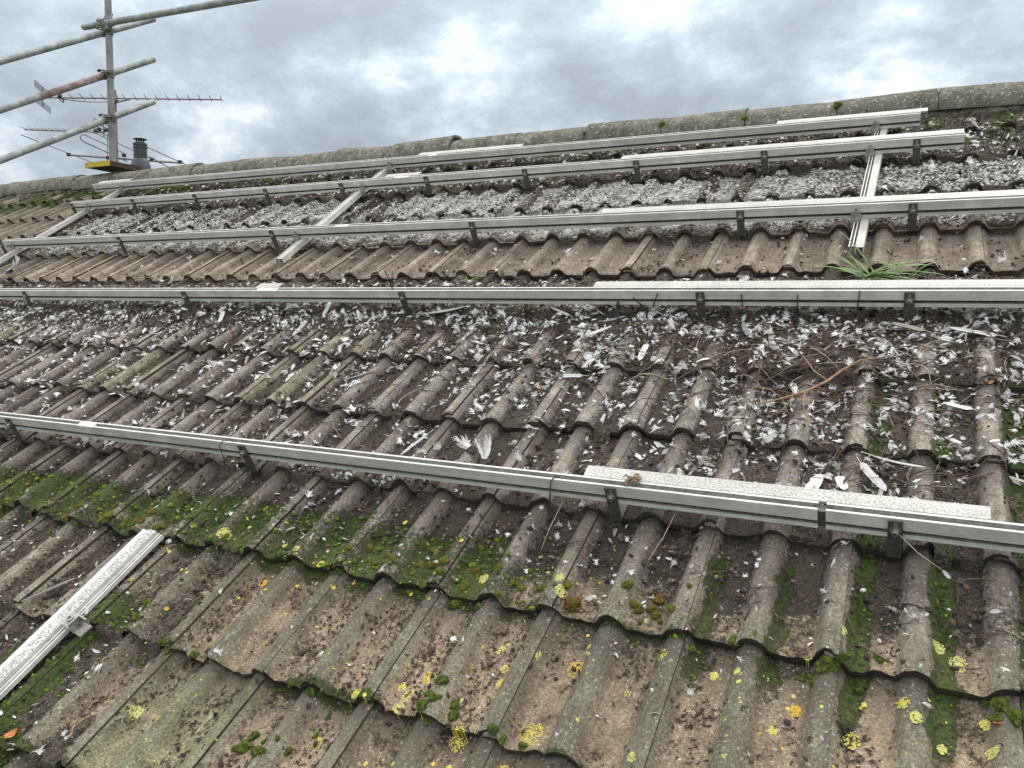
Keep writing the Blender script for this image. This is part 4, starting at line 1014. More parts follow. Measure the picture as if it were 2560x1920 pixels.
# --- big quill feathers, each with vane and shaft
def quill(p, q, wd, mat, label, lift=.012, tipdark=None, ragged=.05, curve=.1, seed=0):
    """p, q in roof u,v; shaft from p (root) to q (tip)"""
    rs = np.random.default_rng(seed+500); p = np.array(p, float); q = np.array(q, float); ln = np.linalg.norm(q-p); yaw = math.atan2(q[1]-p[1], q[0]-p[0])
    hp = float(level(np.array([p[0]]), np.array([p[1]]))[0]); hq = float(level(np.array([q[0]]), np.array([q[1]]))[0])
    ts_ = np.linspace(0, 1, 12); hm = max(float((level(p[0]+(q[0]-p[0])*ts_, p[1]+(q[1]-p[1])*ts_)-(hp+(hq-hp)*ts_)).max()), 0)
    root = empty('quill_feather', ROOF @ Matrix.Translation((p[0], p[1], hp+hm*.7+lift)) @ Matrix.Rotation(yaw, 4, 'Z') @ Matrix.Rotation(-math.atan2(hq-hp, ln), 4, 'Y') @ Matrix.Rotation(rs.normal(0, .25), 4, 'X'))
    n = 22; V, F = [], []
    for i in range(n):
        t = i/(n-1); s = .16+.84*t; w_ = wd*min(1, (t*5+.15))*(1-max(0, t-.72)**2*9.5)**.5 if t < 1 else wd*.15
        cy = curve*ln*(t-.5)**2; z = .05*ln*(t-.5)**2
        for k, sd_ in enumerate((-1, -.55, 0, .5, 1)):
            a = w_*(.55 if sd_ < 0 else 1.0)*sd_
            if abs(sd_) == 1: a *= 1-abs(rs.normal(0, ragged))*(3 if rs.random() < .12 else 1)
            V.append((s*ln-abs(sd_)*w_*.5, cy+a, z+.12*abs(a)))
    for i in range(n-1):
        for k in range(4): a = i*5+k; F.append((a, a+1, a+6, a+5))
    rr = np.full(len(V), .5); 
    vn_ = link('vane', mesh_np('vane', V, tri(F), {'rnd': np.full(len(V), .5) if tipdark is None else np.array([.5 if (v_[0]/ln) < tipdark else .99 for v_ in V])}, True), mat, root)
    b = MB(); b.tube([(s*ln, curve*ln*((s-.16)/.84-.5)**2 if s > .16 else curve*ln*.25+(.16-s)*.02, .0012+.05*ln*(max(s-.16, 0)/.84-.5)**2) for s in np.linspace(0, .97, 9)], [.0011*(1-.75*s) for s in np.linspace(0, .97, 9)], 5)
    link('shaft', b.mesh('shaft', True), M_SHAFT, root)
    tag(root, label, 'feather'); return root
M_SHAFT = simple('feather_shaft', (0.62, 0.58, 0.48), .5, 0, .1)
M_GREYF = attr_mat('grey_feather', [(0, (.10, .105, .115)), (.5, (0.30, 0.315, 0.34)), (1.0, (0.06, 0.065, 0.075))], .7, .15)
M_PALEF = attr_mat('pale_feather', [(0, (.5, .52, .55)), (.5, (0.62, 0.64, 0.67)), (1.0, (0.10, 0.105, 0.115))], .7, .2)
M_DARKF = attr_mat('dark_feather', [(0, (.05, .05, .055)), (.5, (0.085, 0.088, 0.10)), (1.0, (0.04, 0.04, 0.045))], .6, .1)
M_TANF = attr_mat('brownish_feather', [(0, (.3, .25, .2)), (.5, (0.42, 0.37, 0.31)), (1.0, (0.14, 0.11, 0.10))], .75, .15)
QF = [((-1.40, .125), (-1.475, .005), .013, M_DARKF, 'slate grey quill feather lying on the moss left of the loose rail', None),
      ((-.215, 1.257), (-.335, 1.238), .010, M_PALEF, 'pale feather with a black tip lying across the litter right of centre', .70),
      ((-.622, .915), (-.685, .800), .008, M_PALEF, 'narrow blue grey feather in a pan above the lowest rail, left of the dead wing', None),
      ((.500, .79), (.530, .895), .020, M_WHT, 'broad white feather standing against the lowest rail, left of the twig nest', None),
      ((.560, .90), (.585, .80), .016, M_WHT, 'white feather half hidden behind twigs just above the lowest rail', None),
      ((.60, .93), (.675, .845), .013, M_WHT, 'long white feather slanting through the twig nest above the lowest rail', None),
      ((.61, .955), (.755, .915), .004, M_WHT, 'thin white quill lying across the twig nest by the lowest rail', None),
      ((-1.52, 1.57), (-1.558, 1.70), .014, M_PALEF, 'pale grey feather leaning up against the second rail', None),
      ((-1.59, 1.42), (-1.61, 1.60), .012, M_PALEF, 'long pale feather lying down the slope below the leaning grey one', .8),
      ((-.085, 1.48), (-.082, 1.355), .015, M_WHT, 'clean white pointed feather on the roll left of the twig heap', None),
      ((.875, 1.17), (.795, 1.235), .014, M_WHT, 'large white quill feather between the two mossy rolls at the right', None),
      ((.765, 1.535), (.655, 1.612), .011, M_TANF, 'buff feather with a bare shaft under the right hand hook of the second rail', None),
      ((.955, 1.53), (.81, 1.575), .015, M_WHT, 'torn white quill feather with a brown base near the right edge', None),
      ((.40, 1.30), (.425, 1.205), .012, M_WHT, 'white feather hanging on the brown branch in the twig heap', None),
      ((-.50, 2.69), (-.60, 2.72), .011, M_DARKF, 'dark grey feather lying on the matted down', None),
      ((.30, 1.55), (.33, 1.42), .012, M_TANF, 'brownish feather standing in the twig heap', None),
      ((.20, 1.62), (.24, 1.50), .010, M_GREYF, 'grey feather in the litter under the second rail, right of centre', None),
      ((-.62, 1.60), (-.60, 1.47), .010, M_GREYF, 'small dark grey feather in the litter below the second rail', None),
      ((-1.12, 1.14), (-1.02, 1.22), .009, M_GREYF, 'grey feather with a striped edge lying across two rolls left of centre', None),
      ((-.30, 1.45), (-.22, 1.53), .009, M_WHT, 'white feather beside the black tipped one', None),
      ((-.28, 1.56), (-.20, 1.62), .008, M_GREYF, 'grey white feather beside the bird egg', None),
      ((-1.05, 1.60), (-.86, 1.645), .010, M_PALEF, 'long pale feather lying just below the second rail hook', None),
      ((-.40, 1.62), (-.50, 1.655), .009, M_WHT, 'white feather tilted against the second rail left of the egg', None),
      ((1.05, .85), (.93, .945), .006, M_TANF, 'pale stripped quill pointing left at the right edge above the lowest rail', None),
      ((-2.05, 1.50), (-2.10, 1.60), .014, M_WHT, 'broad white feather standing in the litter near the left', None)]
for i, (p, q, wd, mt, lab, td) in enumerate(QF): quill(p, q, wd, mt, lab, seed=i, tipdark=td, ragged=.07)
# bird wings: fans of feathers on a dark scrap of body
def wing(c, ang, n, ln, spread, label, seed, lift=.0):
    rs = np.random.default_rng(seed); h0 = float(level(np.array([c[0]]), np.array([c[1]]))[0])+lift
    root = empty('bird_wing', ROOF @ Matrix.Translation((c[0], c[1], h0))); tag(root, label, 'wing')
    for k in range(n):
        a = ang+spread*(k/(n-1)-.5); V, F = t_leaf(rs, .07, .6, .30, 12); V = V.copy(); V[:, 0] += .6; V *= ln*rs.uniform(.8, 1.05)
        o = link('wing_feather', mesh_np('wing_feather', V, F, {'rnd': np.full(len(V), rs.uniform(.25, .7))}), M_WHT, root)
        o.matrix_local = Matrix.Rotation(a, 4, 'Z') @ Matrix.Rotation(-.45-rs.uniform(0, .25), 4, 'Y')
    V, F = t_blob(rs, .6, .2, 2); o = link('body_scrap', mesh_np('body_scrap', V*np.array([.022, .020, .014]), F, {'rnd': np.full(len(V), .3)}), M_DEB, root); o.location = (0, 0, .008)
    return root
wing((-.395, .815), math.radians(108), 9, .085, .75, 'fanned white wing of a dead bird just above the lowest rail', 1)
wing((-.44, .83), math.radians(165), 7, .06, 1.1, 'smaller grey part of the dead bird beside the fanned wing', 2)
wing((-4.21, 2.00), math.radians(40), 8, .12, .9, 'white wing beside brown remains at the left edge above the second rail', 3, .02)
wing((-2.64, 1.80), math.radians(-5), 6, .10, .35, 'white feather bundle lying on the second rail near the left', 4, .045)

# --- twigs
def make_twig(p, ang, ln, r0, bend, rs, lift, branches=0):
    n = max(6, int(ln/.012)); u_ = p[0]; v_ = p[1]; a = ang; pts = []
    for i in range(n):
        pts.append((u_, v_)); u_ += math.cos(a)*ln/n; v_ += math.sin(a)*ln/n; a += bend/n+rs.normal(0, .07)+(rs.normal(0, .5) if rs.random() < .10 else 0)
    P_ = np.array(pts); H = level(P_[:, 0], P_[:, 1]); n_s = len(H)
    A_ = np.linspace(0, 1, n_s); k0, k1 = H[0], H[-1]; line = k0+(k1-k0)*A_; up = max((H-line).max(), 0)
    Z = line+up*(.35+.65*np.sin(np.pi*np.clip(A_, .05, .95)))+lift*np.sin(np.pi*A_*.9+.2)+r0; Z = np.maximum(Z, H+r0*.5)
    b = MB(); pp = [(x, y, z) for (x, y), z in zip(pts, Z)]; c = Vector(pp[n//2])
    b.tube([Vector(q)-c for q in pp], [r0*(1-.6*t)*(1+.15*rs.normal()) for t in A_], 5)
    for k in range(branches):
        i0 = rs.integers(n//5, n-2); ba = math.atan2(pp[min(i0+1, n-1)][1]-pp[i0][1], pp[min(i0+1, n-1)][0]-pp[i0][0])+rs.choice([-1, 1])*rs.uniform(.5, 1.1); bl = ln*rs.uniform(.15, .4); q = Vector(pp[i0]); bp = []
        for s in range(5): bp.append(q-c); q = q+Vector((math.cos(ba), math.sin(ba), rs.uniform(0, .4)))*bl/4; ba += rs.normal(0, .25)
        b.tube(bp, [r0*.6, r0*.5, r0*.42, r0*.32, r0*.2], 4)
    return b, c
tw = []
rs = np.random.default_rng(77)
for (cu, cv, su, sv, n, lmin, lmax) in ((.40, 1.36, .24, .14, 620, .04, .16), (-.75, 1.43, .35, .13, 240, .05, .15), (.66, .90, .09, .045, 80, .04, .13), (-.2, 1.5, .3, .12, 60, .04, .12), (-1.6, 1.4, .5, .15, 60, .04, .12), (.55, 1.6, .3, .05, 50, .03, .1), (.4, 1.0, .35, .12, 26, .05, .14), (.3, .48, .4, .07, 16, .04, .12), (-.9, 1.05, .4, .15, 26, .05, .15), (.82, .52, .05, .04, 12, .04, .09), (-1.7, .2, .3, .2, 20, .03, .08)):
    for k in range(n):
        pu, pv = rs.normal(cu, su), rs.normal(cv, sv)
        if pv > 1.66 or pu > 1.3 or (cv > .7 and pv < .70): continue
        ln = rs.uniform(lmin, lmax); ang = rs.normal(.15, .9) if rs.random() < .7 else rs.uniform(0, 6.3)
        pe = pv+math.sin(ang)*ln
        if (pv < 1.66 < pe) or (pv > .7 > pe) or (pv < .62 < pe): ang = -ang
        tw.append((pu, pv, ang, ln, rs.uniform(.0008, .0019)*(1+ln*2.5), rs.normal(0, .6), rs.uniform(.0, .012), rs.integers(0, 4) if rs.random() < .35 else 0))
def tw_score(t):
    x, y, z = project(t[0], t[1], 0); return (t[3]/z) if (0 < x < 2560 and 0 < y < 1920 and z > 0) else 0
tw.sort(key=lambda t: -tw_score(t))
rest = MB(); RV_ = []
tmats = []
for c_ in ((0.040, 0.027, 0.021), (0.10, 0.067, 0.050), (0.17, 0.115, 0.085), (0.38, 0.30, 0.21)): tmats.append(simple('dry_twig', c_, .85, 0, .35, 60, .0008))
for i, t in enumerate(tw):
    b, c = make_twig((t[0], t[1]), t[2], t[3], t[4], t[5], rs, t[6], int(t[7]))
    if i < 285:
        ci = int(rs.choice([0, 1, 2, 3], p=[.25, .35, .25, .15])); o = link('twig', b.mesh('twig', True), tmats[ci], None, ROOF @ Matrix.Translation(c))
        lab, grp = zone_label(t[0], t[1], ['dark', 'brown', 'reddish brown', 'straw coloured'][ci]+(' forked' if t[7] else '')+' twig'); tag(o, lab, 'twig', grp)
    else: rest.add([Vector(q)+c for q in b.V], b.F)
o = link('twig_litter', rest.mesh('twig_litter', True), tmats[1], None, ROOF.copy()); tag(o, 'fine broken twigs mixed into the litter', 'twigs', kind='stuff')
# the pale forked branch on top of the heap
b = MB(); br = [(.33, 1.105, .012), (.40, 1.135, .018), (.455, 1.165, .022), (.51, 1.215, .028), (.545, 1.265, .034), (.585, 1.32, .03), (.64, 1.345, .026)]
b.tube(br, [.0022, .003, .0036, .0036, .003, .0022, .0012], 7)
b.tube([(.51, 1.215, .028), (.47, 1.25, .036), (.44, 1.31, .036), (.415, 1.36, .03)], [.0026, .002, .0016, .001], 6); b.tube([(.455, 1.165, .022), (.46, 1.10, .02), (.475, 1.06, .012)], [.002, .0015, .0008], 6)
b.tube([(.40, 1.135, .018), (.36, 1.17, .024), (.32, 1.18, .02)], [.0016, .0012, .0007], 6)
o = link('branch', b.mesh('branch', True), simple('pale_branch', (0.30, 0.19, 0.11), .8, 0, .35, 60, .0008), None, ROOF.copy()); tag(o, 'forked light brown branch on top of the twig heap below the second rail', 'branch')
for i, (pts, lab) in enumerate([([(-.073, .640, .012), (-.082, .56, -.004), (-.085, .50, -.020)], 'straight pale stalk hanging below the lowest rail right of its middle hook'),
                                ([(.22, .655, .012), (.205, .58, -.005), (.185, .515, -.018)], 'longer straight pale stalk hanging below the lowest rail'),
                                ([(.705, .635, .045), (.745, .600, .03), (.79, .575, .015)], 'bent pale stalk sticking out of the lowest right hook')]):
    b = MB(); c = Vector(pts[1]); b.tube([Vector(p)-c for p in pts], [.0014, .0012, .0010], 6); o = link('stalk', b.mesh('stalk', True), tmats[3], None, ROOF @ Matrix.Translation(c)); tag(o, lab, 'stalk')

# --- moss
T_MOSS = [t_blob(rs, .75, .10, 2) for _ in range(5)]
def d_moss(u, v): 
    m_ = moss_f(u, v); n = vn3.f(u, v, 26, 2); return sst(.25, .75, m_)*(.25+.75*sst(.4, .6, n))*(.85)
u, v, r_ = candidates(60000, -5.6, 1.4, -.55, 3.55, d_moss, 31); n_ = len(u)
far = project(u, v, 0*u)[2]; T1 = [t_blob(r_, .7, .12, 1) for _ in range(5)]
thick = sst(.3, .9, moss_f(u, v))
yy = sst(-1.0, -1.6, u)*sst(.3, .36, v)*(v < .6)
side = (u > .5)
s_ = r_.uniform(.0022, .0055, n_)*(1+.5*thick)*np.where(side, .8, 1)*np.where(far > 3.5, 1.7, 1)
rn = np.clip(r_.beta(1.5, 2.2, n_)*.85+.28*yy*r_.random(n_)+.12*(v < .6)*(v > .3)-.1*side, 0, 1)
scatter('moss', T1, r_.integers(0, 5, n_), np.stack([u, v, surf(u, v)+s_*.2], -1), r_.uniform(0, 6.3, n_), r_.normal(0, .3, n_), r_.normal(0, .3, n_), s_, rn, M_MOSS, surf_n(u, v), True)
tag(sc.objects['moss'], 'low green and rusty moss growing in a band under the lowest rail and along the rolls', 'moss', kind='stuff')
# moss cushions, each its own mound
def cushion_mesh(rs, hue):
    import bmesh
    bm = bmesh.new(); bmesh.ops.create_icosphere(bm, subdivisions=4, radius=1); V = np.array([v_.co[:] for v_ in bm.verts]); F = np.array([[q.index for q in f.verts] for f in bm.faces]); bm.free()
    nb = rs.integers(3, 7); dirs = rs.normal(0, 1, (nb, 3)); dirs /= np.linalg.norm(dirs, axis=1)[:, None]
    s_ = np.zeros(len(V))
    for d in dirs: s_ = np.maximum(s_, np.exp(-((V-d)**2).sum(1)/.35))
    s_ = .62+.42*s_+.16*(vn1(V[:, 0]*5+3, V[:, 1]*5+V[:, 2]*4)-.5)*2+.07*rs.normal(0, 1, len(V))
    V = V*s_[:, None]; V[:, 2] *= .68
    hu = np.clip(hue+.7*(vn2(V[:, 0]*3+9, V[:, 1]*3)-.5)+.12*rs.normal(0, 1, len(V))+.22*V[:, 2], 0, 1)
    # shoots standing out of the mound
    m_ = rs.integers(0, len(V), 380); m_ = m_[V[m_, 2] > -.15]; SV = []; SF = []; base_n = len(V)
    for k_, q_ in enumerate(m_):
        p = V[q_]; d = p/np.linalg.norm(p)+rs.normal(0, .35, 3); s1 = np.cross(d, rs.normal(0, 1, 3)); s1 /= np.linalg.norm(s1); l_ = rs.uniform(.08, .24)
        SV += [p-s1*.035, p+s1*.035, p+d*l_]; SF.append((base_n+3*k_, base_n+3*k_+1, base_n+3*k_+2))
    V = np.concatenate([V, np.array(SV)]); F = np.concatenate([F, np.array(SF)]); hu = np.concatenate([hu, np.repeat(np.clip(hu[m_]+.12, 0, 1), 3)])
    return mesh_np('moss_cushion', V, F, {'rnd': hu}, True)
CUS = [cushion_mesh(rs, h_) for h_ in (.35, .45, .55, .62, .72, .9)]
for c_ in CUS: c_.materials.append(M_MOSS)
special = {(.047, .358): (.024, 5, 'round olive moss cushion with rusty underside beside the lowest rail litter, right of centre'), (-1.497, .341): (.026, 3, 'large bright green moss cushion just above the loose rail end'),
           (-.244, .32): (.018, 3, 'oval green moss cushion on a nose left of the rusty patch'), (-.198, .407): (.0, 0, ''), (.604, .326): (.020, 1, 'dark green moss cushion straddling a roll nose at the lower right')}
MC = [(-1.497, .341), (-1.595, .37), (-1.295, .377), (-1.316, .364), (-1.717, .349), (-1.859, .373), (-1.295, .412), (.047, .358), (.196, .378), (.23, .421), (.275, .384), (-.045, .4), (-.073, .344), (-.244, .32), (-.168, .299), (-.543, .425), (-.685, .398),
      (-.565, .428), (-.473, .394), (-.307, .399), (-.256, .494), (.57, .299), (.604, .326), (.64, .316), (.585, .312), (.622, .336), (.655, .296), (.49, .289), (.454, .344), (.327, .31), (.415, .34), (.686, .365), (-.162, .047), (-.443, -.009), (-.495, -.157), (-.143, -.006), (.728, .351), (.867, .32),
      (.881, .298), (-1.024, .367), (-1.12, .119), (-.97, -.044), (-1.09, .098), (-.22, .40), (-.16, .41), (-.12, .385), (-.30, .36), (-.33, .335), (-1.42, .38), (-1.36, .40), (-1.55, .38), (-1.66, .37), (-.475, -.14), (-.455, -.165), (-.18, .03), (-.13, .335), (.02, .40), (.25, .36), (.21, .35),(-.60,.385)]
rc = np.random.default_rng(404)
for (cu_, cv_, su_, sv_, n_c) in ((-1.40, .375, .12, .025, 16), (-1.75, .38, .12, .03, 10), (-.16, .38, .09, .035, 12), (.22, .39, .07, .03, 7), (-.46, .40, .08, .03, 8), (-.15, .035, .03, .02, 6), (-.47, -.13, .05, .03, 9), (.60, .315, .04, .02, 6), (-1.05, .05, .06, .05, 5), (.88, .30, .02, .02, 3), (.10, .005, .04, .01, 3), (-.77, .0, .3, .01, 4)):
    for _ in range(n_c): MC.append((float(rc.normal(cu_, su_)), float(rc.normal(cv_, sv_))))
for i, (mu, mv) in enumerate(MC):
    sp_ = special.get((mu, mv)); s_ = sp_[0] if sp_ else rs.uniform(.006, .015); 
    if s_ == 0: continue
    k = sp_[1] if sp_ else (int(rs.choice([2, 3, 4, 4, 5], p=[.2, .3, .3, .12, .08])) if mv > .33 and mu < .3 else int(rs.choice([0, 1, 1])))
    hh = float(surf(np.array([mu]), np.array([mv]))[0])
    o = link('moss_cushion', CUS[k], None, None, ROOF @ Matrix.Translation((mu, mv, hh+s_*.15)) @ Matrix.Rotation(rs.uniform(0, 6), 4, 'Z') @ Matrix.Diagonal((s_*rs.uniform(.95, 1.35), s_*rs.uniform(.85, 1.15), s_*rs.uniform(.7, 1.1), 1)))
    if sp_: tag(o, sp_[2], 'moss cushion', 'moss cushions')
    else:
        lab, grp = zone_label(mu, mv, ['dark', 'dull green', 'olive', 'green', 'bright green', 'rusty'][k]+' moss cushion'); tag(o, lab, 'moss cushion', grp)
for i, u_ in enumerate((.327, -.118, -.563, -1.008, .772)):
    sz_ = (.030, .024, .026, .020, .016)[i]; th = math.radians((142, 158, 150, 156, 135)[i])
    o = link('moss_cushion', CUS[(1, 2, 1, 0, 3)[i]], None, None, Matrix.Translation((u_, ridge_c.y+RR*math.cos(th), ridge_c.z+RR*.92*math.sin(th))) @ Matrix.Rotation(.6, 4, 'X') @ Matrix.Diagonal((sz_*.7, sz_, sz_*.8, 1)))
    tag(o, ['moss tuft in the ridge joint above the right end of the top rail', 'moss tuft in the ridge joint, third from the right', 'moss tuft in the ridge joint, fourth from the right', 'small moss tuft in the ridge joint, fifth from the right', 'faint moss tuft in the rightmost ridge joint'][i], 'moss cushion', 'moss tufts in the ridge joints')
# --- lichen rosettes
LC = [(-1.034, .37, 1.3, .2), (-.074, -.01, 1.6, .6), (-.203, .103, 1.1, .8), (.106, .21, 1.6, .9), (.075, .034, 1.9, .6), (.044, -.044, .9, .6), (-.376, -.101, 1.0, .5), (-.861, -.159, 1.2, .1), (-.773, -.168, .9, 1), (-.343, .021, .9, .4), (-.222, .047, 1.2, .3), (-.229, .015, 1.1, .2),
      (-.077, .215, .8, .3), (-.047, .168, .8, .4), (.016, .375, 1.1, .1), (-.038, .129, .9, .4), (.537, .389, 1.3, .0), (.557, .349, 1.5, .3), (.615, .402, .9, .2), (.73, .272, .9, .4), (.751, .24, .9, .2), (.788, .418, .9, .1), (.821, .388, 1.2, .1), (.65, .184, 1.2, .4), (.547, .221, 1, 1), (.386, .263, .8, .3),
      (.515, .169, .7, .3), (-.816, .261, .9, 1), (-.602, .384, .7, .4), (-.524, .545, .5, .5), (.862, .277, .8, .3), (.869, .216, .8, .2), (.29, .025, .8, .3), (.278, .272, .9, .4), (.027, .207, .8, .5), (.433, .265, .6, .3), (.229, .176, .6, .5), (.794, .208, .7, .2), (-.83, .386, .5, .3), (-.75, .355, .7, .3), (-.673, .344, .7, .4), (-.317, .363, .7, .4), (-.202, .393, 1.0, .3), (-1.0, .43, .4, .3), (-.30, .48, .4, .4), (.0, .41, .9, 0), (-.25, .065, .8, .4)]
V, F, A_ = [], [], []
r_ = np.random.default_rng(41); LL = [(a, b_, s_*.0165, c_) for a, b_, s_, c_ in LC]
for k in range(760):
    a, b_ = r_.uniform(-1.25, 1.25), r_.uniform(-.45, .47)
    if vn2.f(np.array([a+4.0]), np.array([b_]), 3.0, 2)[0] < .52: continue
    LL.append((a, b_, (.0012+.006*r_.random()**3)*(1 if b_ < .33 else .6), r_.beta(1.5, 1.8)))
off = 0; Vl, Fl, Al = [], [], []
for (cu, cv, s_, hue) in LL:
    # a rosette is a tight group of small ragged lobes
    nl = max(1, int(s_*8500)) if s_ > .004 else max(1, int(s_*2200))
    for q in range(nl):
        ra = s_*(r_.random()**.6)*.8*(1+.35*math.sin(3*off+0)*0+.25*vn1(np.array([cu*90]), np.array([cv*90]))[0]); aa = r_.uniform(0, 6.3); ou, ov = (cu+ra*math.cos(aa)*.8, cv+ra*math.sin(aa)) if nl > 1 else (cu, cv)
        rad = r_.uniform(.0008, .0021); n = 7; ph = r_.uniform(0, 6.3)
        ring = []
        for k in range(n):
            t = 2*math.pi*k/n+ph; rr = rad*(1+.45*(r_.random()-.5)); ring.append((ou+rr*math.cos(t), ov+rr*math.sin(t)))
        pu = np.array([ou]+[p[0] for p in ring]+[ou+(p[0]-ou)*.6 for p in ring]); pv = np.array([ov]+[p[1] for p in ring]+[ov+(p[1]-ov)*.6 for p in ring])
        hh = surf(pu, pv)+np.array([.0011]+[.0002]*n+[.0012]*n)+r_.uniform(0, .0006)
        Vl.append(np.stack([pu, pv, hh], -1)); f_ = [(0, n+1+k, n+1+(k+1) % n) for k in range(n)]+[(n+1+k, 1+k, 1+(k+1) % n) for k in range(n)]+[(n+1+k, 1+(k+1) % n, n+1+(k+1) % n) for k in range(n)]
        Fl.append(np.array(f_)+off); off += 2*n+1; Al.append(np.full(2*n+1, np.clip(hue*.9+r_.normal(0, .12), 0, 1)))
o = link('lichen', mesh_np('lichen', np.concatenate(Vl), np.concatenate(Fl), {'rnd': np.concatenate(Al)}), M_LICH, None, ROOF.copy()); tag(o, 'yellow and orange lichen rosettes dotted over the lower tiles', 'lichen', kind='stuff')

# --- grass
def tuft(c, n, lmin, lmax, label, seed, mat, wd=.0028, bias=0.0):
    rs = np.random.default_rng(seed); h0 = float(level(np.array([c[0]]), np.array([c[1]]))[0])
    root = empty('grass_tuft', ROOF @ Matrix.Translation((c[0], c[1], h0))); tag(root, label, 'grass')
    for k in range(n):
        az = (rs.normal(.15, .35) if rs.random() < .6 else rs.normal(2.8, .4))+bias*.2; ln = rs.uniform(lmin, lmax); pts = []; p = Vector((rs.normal(0, .012), rs.normal(0, .006), 0)); el = rs.uniform(.25, .95); drop = rs.uniform(.5, 1.3)
        V, F = [], []; m_ = 9
        sd_ = Vector((-math.sin(az), math.cos(az), 0))
        for s in range(m_):
            t = s/(m_-1); w_ = wd*(1-t)**.6*rs.uniform(.95, 1.05)+.0002
            V += [p+sd_*w_, p-Vector((0, 0, w_*.35)), p-sd_*w_]
            p = p+Vector((math.cos(az)*math.cos(el), math.sin(az)*math.cos(el), math.sin(el)))*ln/(m_-1); el -= drop/(m_-1)
        for s in range(m_-1): F += [(3*s, 3*s+1, 3*s+4, 3*s+3), (3*s+1, 3*s+2, 3*s+5, 3*s+4)]
        link('blade', mesh_py('blade', V, F, True), mat, root)
M_GRASS = simple('grass_blade', (0.10, 0.20, 0.045), .5, 0, .3, 30, 0, col2=(0.20, 0.33, 0.09)); M_GRY = simple('yellow_grass', (0.26, 0.30, 0.10), .6, 0, .3, 40)
tuft((.575, 1.905), 32, .07, .24, 'green grass tuft growing behind the second rail at the right', 5, M_GRASS, .0036, -.35)
tuft((.68, 1.90), 4, .10, .20, 'sparse long grass blades right of the green tuft', 9, M_GRASS, .0024)
tuft((-1.0, 1.93), 12, .03, .08, 'small yellowish grass tuft above the middle of the second rail', 6, M_GRY, .0014)
# --- bird eggs, shell and fallen leaves
M_EGG = simple('pale_egg', (0.72, 0.69, 0.63), .6, 0, .08, 20)
for (eu, ev, s_, lab) in ((-.346, 1.566, .0115, 'round pale egg in the litter right below the second rail'), (-.39, 1.64, .010, 'pale egg tucked against the second rail'), (-.375, 1.46, .007, 'little white egg left of the black tipped feather')):
    b = MB(); b.lathe([(0.0, -1), (.45, -.9), (.8, -.55), (.97, -.1), (.93, .35), (.7, .8), (.38, 1.1), (.0, 1.25)], n=20); b.V = [(x*s_, z*s_, y*s_) for x, y, z in b.V]
    hh = float(level(np.array([eu]), np.array([ev]))[0]); o = link('egg', b.mesh('egg', True), M_EGG, None, R3(eu, ev, hh+s_*.7, rs.uniform(0, 3))); tag(o, lab, 'egg')
def leaf_obj(c, s_, col, label, seed, rot=0.0):
    rs = np.random.default_rng(seed); V, F = t_leaf(rs, .34, .8, .08, 8); hh = float(level(np.array([c[0]]), np.array([c[1]]))[0])
    V2 = V.copy(); V2[:, 2] -= .03; nV = len(V); Fa = np.concatenate([F, F[:, ::-1]+nV]); me = mesh_np('dead_leaf', np.concatenate([V, V2]), Fa, None, True)
    o = link('dead_leaf', me, simple('dead_leaf', col, .7, 0, .35, 90, .001), None, R3(c[0], c[1], hh+.006, rot, .2, .1, s_)); tag(o, label, 'leaf')
leaf_obj((-1.13, -.295), .030, (.50, .20, .05), 'orange dead leaf at the lower left corner', 1, 1.2); leaf_obj((-1.005, .106), .018, (.48, .30, .06), 'small ochre leaf scrap right of the loose rail', 2, .9)
leaf_obj((.875, .272), .018, (.38, .14, .04), 'rusty leaf scrap stuck in moss at the lower right', 3, 2.3); leaf_obj((.904, 1.305), .022, (.52, .24, .11), 'orange brown leaf on a mossy roll near the right edge', 4, .3)
leaf_obj((-.373, 1.205), .024, (.42, .30, .16), 'tan curled leaf left of the black tipped feather', 5, .5); leaf_obj((-2.43, 1.45), .02, (.45, .26, .10), 'orange leaf scrap in the litter at the left', 6, .5)
leaf_obj((-2.673, 2.77), .022, (.55, .30, .12), 'orange leaf scrap on the matted down at the left', 7, .1)
for i, (mu, mv, lab) in enumerate([(-2.75, 3.40, ''), ]): pass
# --- cable ties
def tie(pts, r, label, flat=1.0):
    c = Vector(pts[0]); b = MB(); b.tube([Vector(p)-c for p in pts], r, 6); o = link('cable_tie', b.mesh('cable_tie', True), M_BLK, None, ROOF @ Matrix.Translation(c)); tag(o, label, 'cable tie', 'black ties left on the rails')
def rv(k, u_): a, s, h = RAILS[k]; return a+s*u_, h
v1, h1 = rv(1, -.09)
tie([(-.098, v1-.010, h1+.030), (-.094, v1-.006, h1+.052), (-.085, v1+.008, h1+.062), (-.078, v1+.012, h1+.056)], .0016, 'black tie looped over the front lip of the lowest rail')
tie([(-.098, v1-.010, h1+.030), (-.102, v1-.016, h1+.004), (-.104, v1-.030, h1-.018), (-.100, v1-.09, -.018), (-.095, v1-.15, -.024)], .0019, 'long black tie hanging down from the loop on the lowest rail')
v1, h1 = rv(1, -1.23)
tie([(-1.215, v1+.012, h1+.058), (-1.235, v1+.0, h1+.06), (-1.25, v1-.008, h1+.045), (-1.252, v1-.012, h1+.0), (-1.242, v1-.03, h1-.02)], .0013, 'thin black wire bent over the lowest rail left of its second hook')
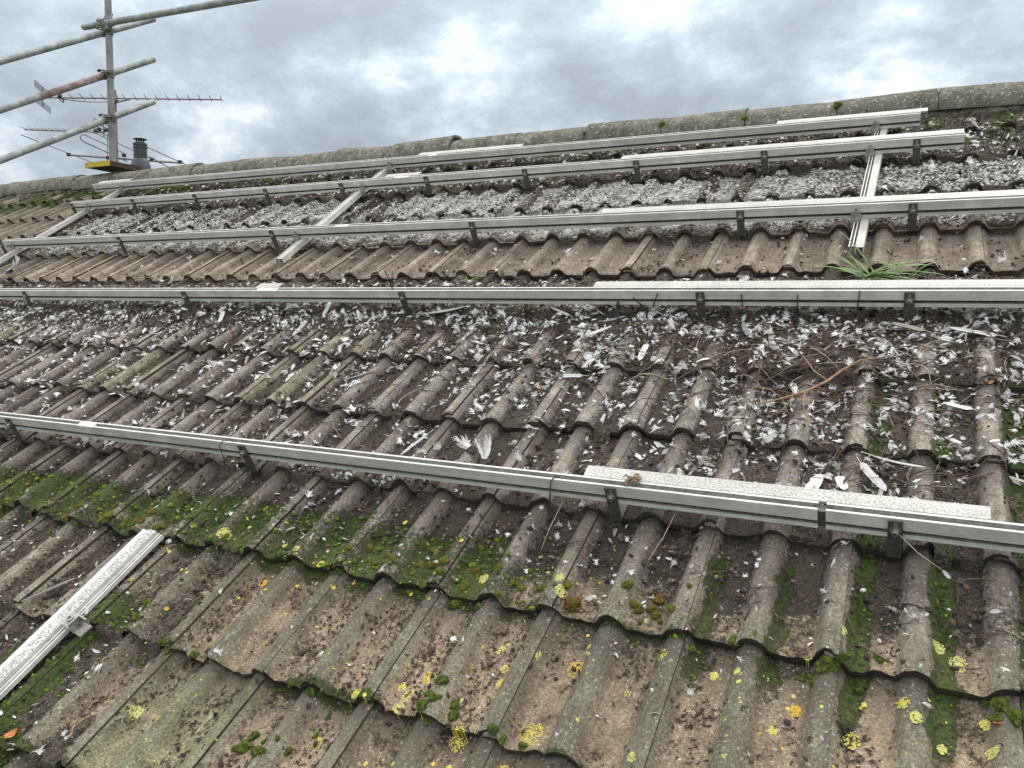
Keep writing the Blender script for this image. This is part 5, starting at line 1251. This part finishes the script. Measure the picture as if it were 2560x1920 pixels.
tie([(-1.40, .625, -.012), (-1.43, .55, -.024), (-1.455, .48, -.034)], .0018, 'black tie lying straight in a pan below the lowest rail at the left')
for (u_, du, top, bot, lab) in ((-.150, .030, .030, -.002, 'short slanting black tie on the second rail, left of its middle hook'), (-.085, -.022, .050, .000, 'black tie crossing the whole face of the second rail, just left of the middle hook'),
                                (.206, .0, .046, -.004, 'straight black tie right of the middle hook on the second rail'), (.380, .0, .042, -.035, 'black tie hanging below the lower lip of the second rail'), (.560, -.006, .058, .002, 'black tie near the rightmost hook of the second rail')):
    a, h0 = rv(2, u_); tie([(u_-du*.5, a-.003, h0+top), (u_, a-.006, h0+(top+bot)/2), (u_+du*.5, a-.003, h0+bot)], .0019, lab)
a, h0 = rv(2, -.222); tie([(-.222, a-.004, h0+.014), (-.228, a-.006, h0+.0), (-.222, a-.03, h0-.03), (-.212, a-.06, h0-.035)], .0045, 'wide grey black tie hanging below the second rail left of the others')
tie([(-1.182, a+.020, h0+.045), (-1.186, a+.024, h0+.09), (-1.196, a+.028, h0+.135)], .0022, 'black tie standing upright out of the slot of the second rail')
tie([(-1.30, 1.80, -.02), (-1.298, 1.81, .02), (-1.292, 1.83, .075)], .0020, 'black tie standing upright in the droppings behind the second rail')
# seed husk on the lowest rail
rs2 = np.random.default_rng(5); a, h0 = rv(1, .10); V, F = [], []
b = MB()
for k in range(26):
    c = Vector((.118+rs2.normal(0, .010), a+.024+rs2.normal(0, .008), h0+.060+abs(rs2.normal(0, .004)))); an = rs2.uniform(0, 6.3)
    b.tube([c, c+Vector((math.cos(an)*.008, math.sin(an)*.008, .003)), c+Vector((math.cos(an+.8)*.014, math.sin(an+.8)*.014, .001))], [.002, .0025, .001], 5)
cc = Vector((.118, a+.024, h0+.06)); b.V = [tuple(Vector(q)-cc) for q in b.V]
o = link('dried_plant_scrap', b.mesh('dried_plant_scrap', True), simple('dried_plant', (.22, .16, .10), .9, 0, .4, 80), None, ROOF @ Matrix.Translation(cc)); tag(o, 'brown dried scrap of nest litter caught on top of the lowest rail', 'litter')
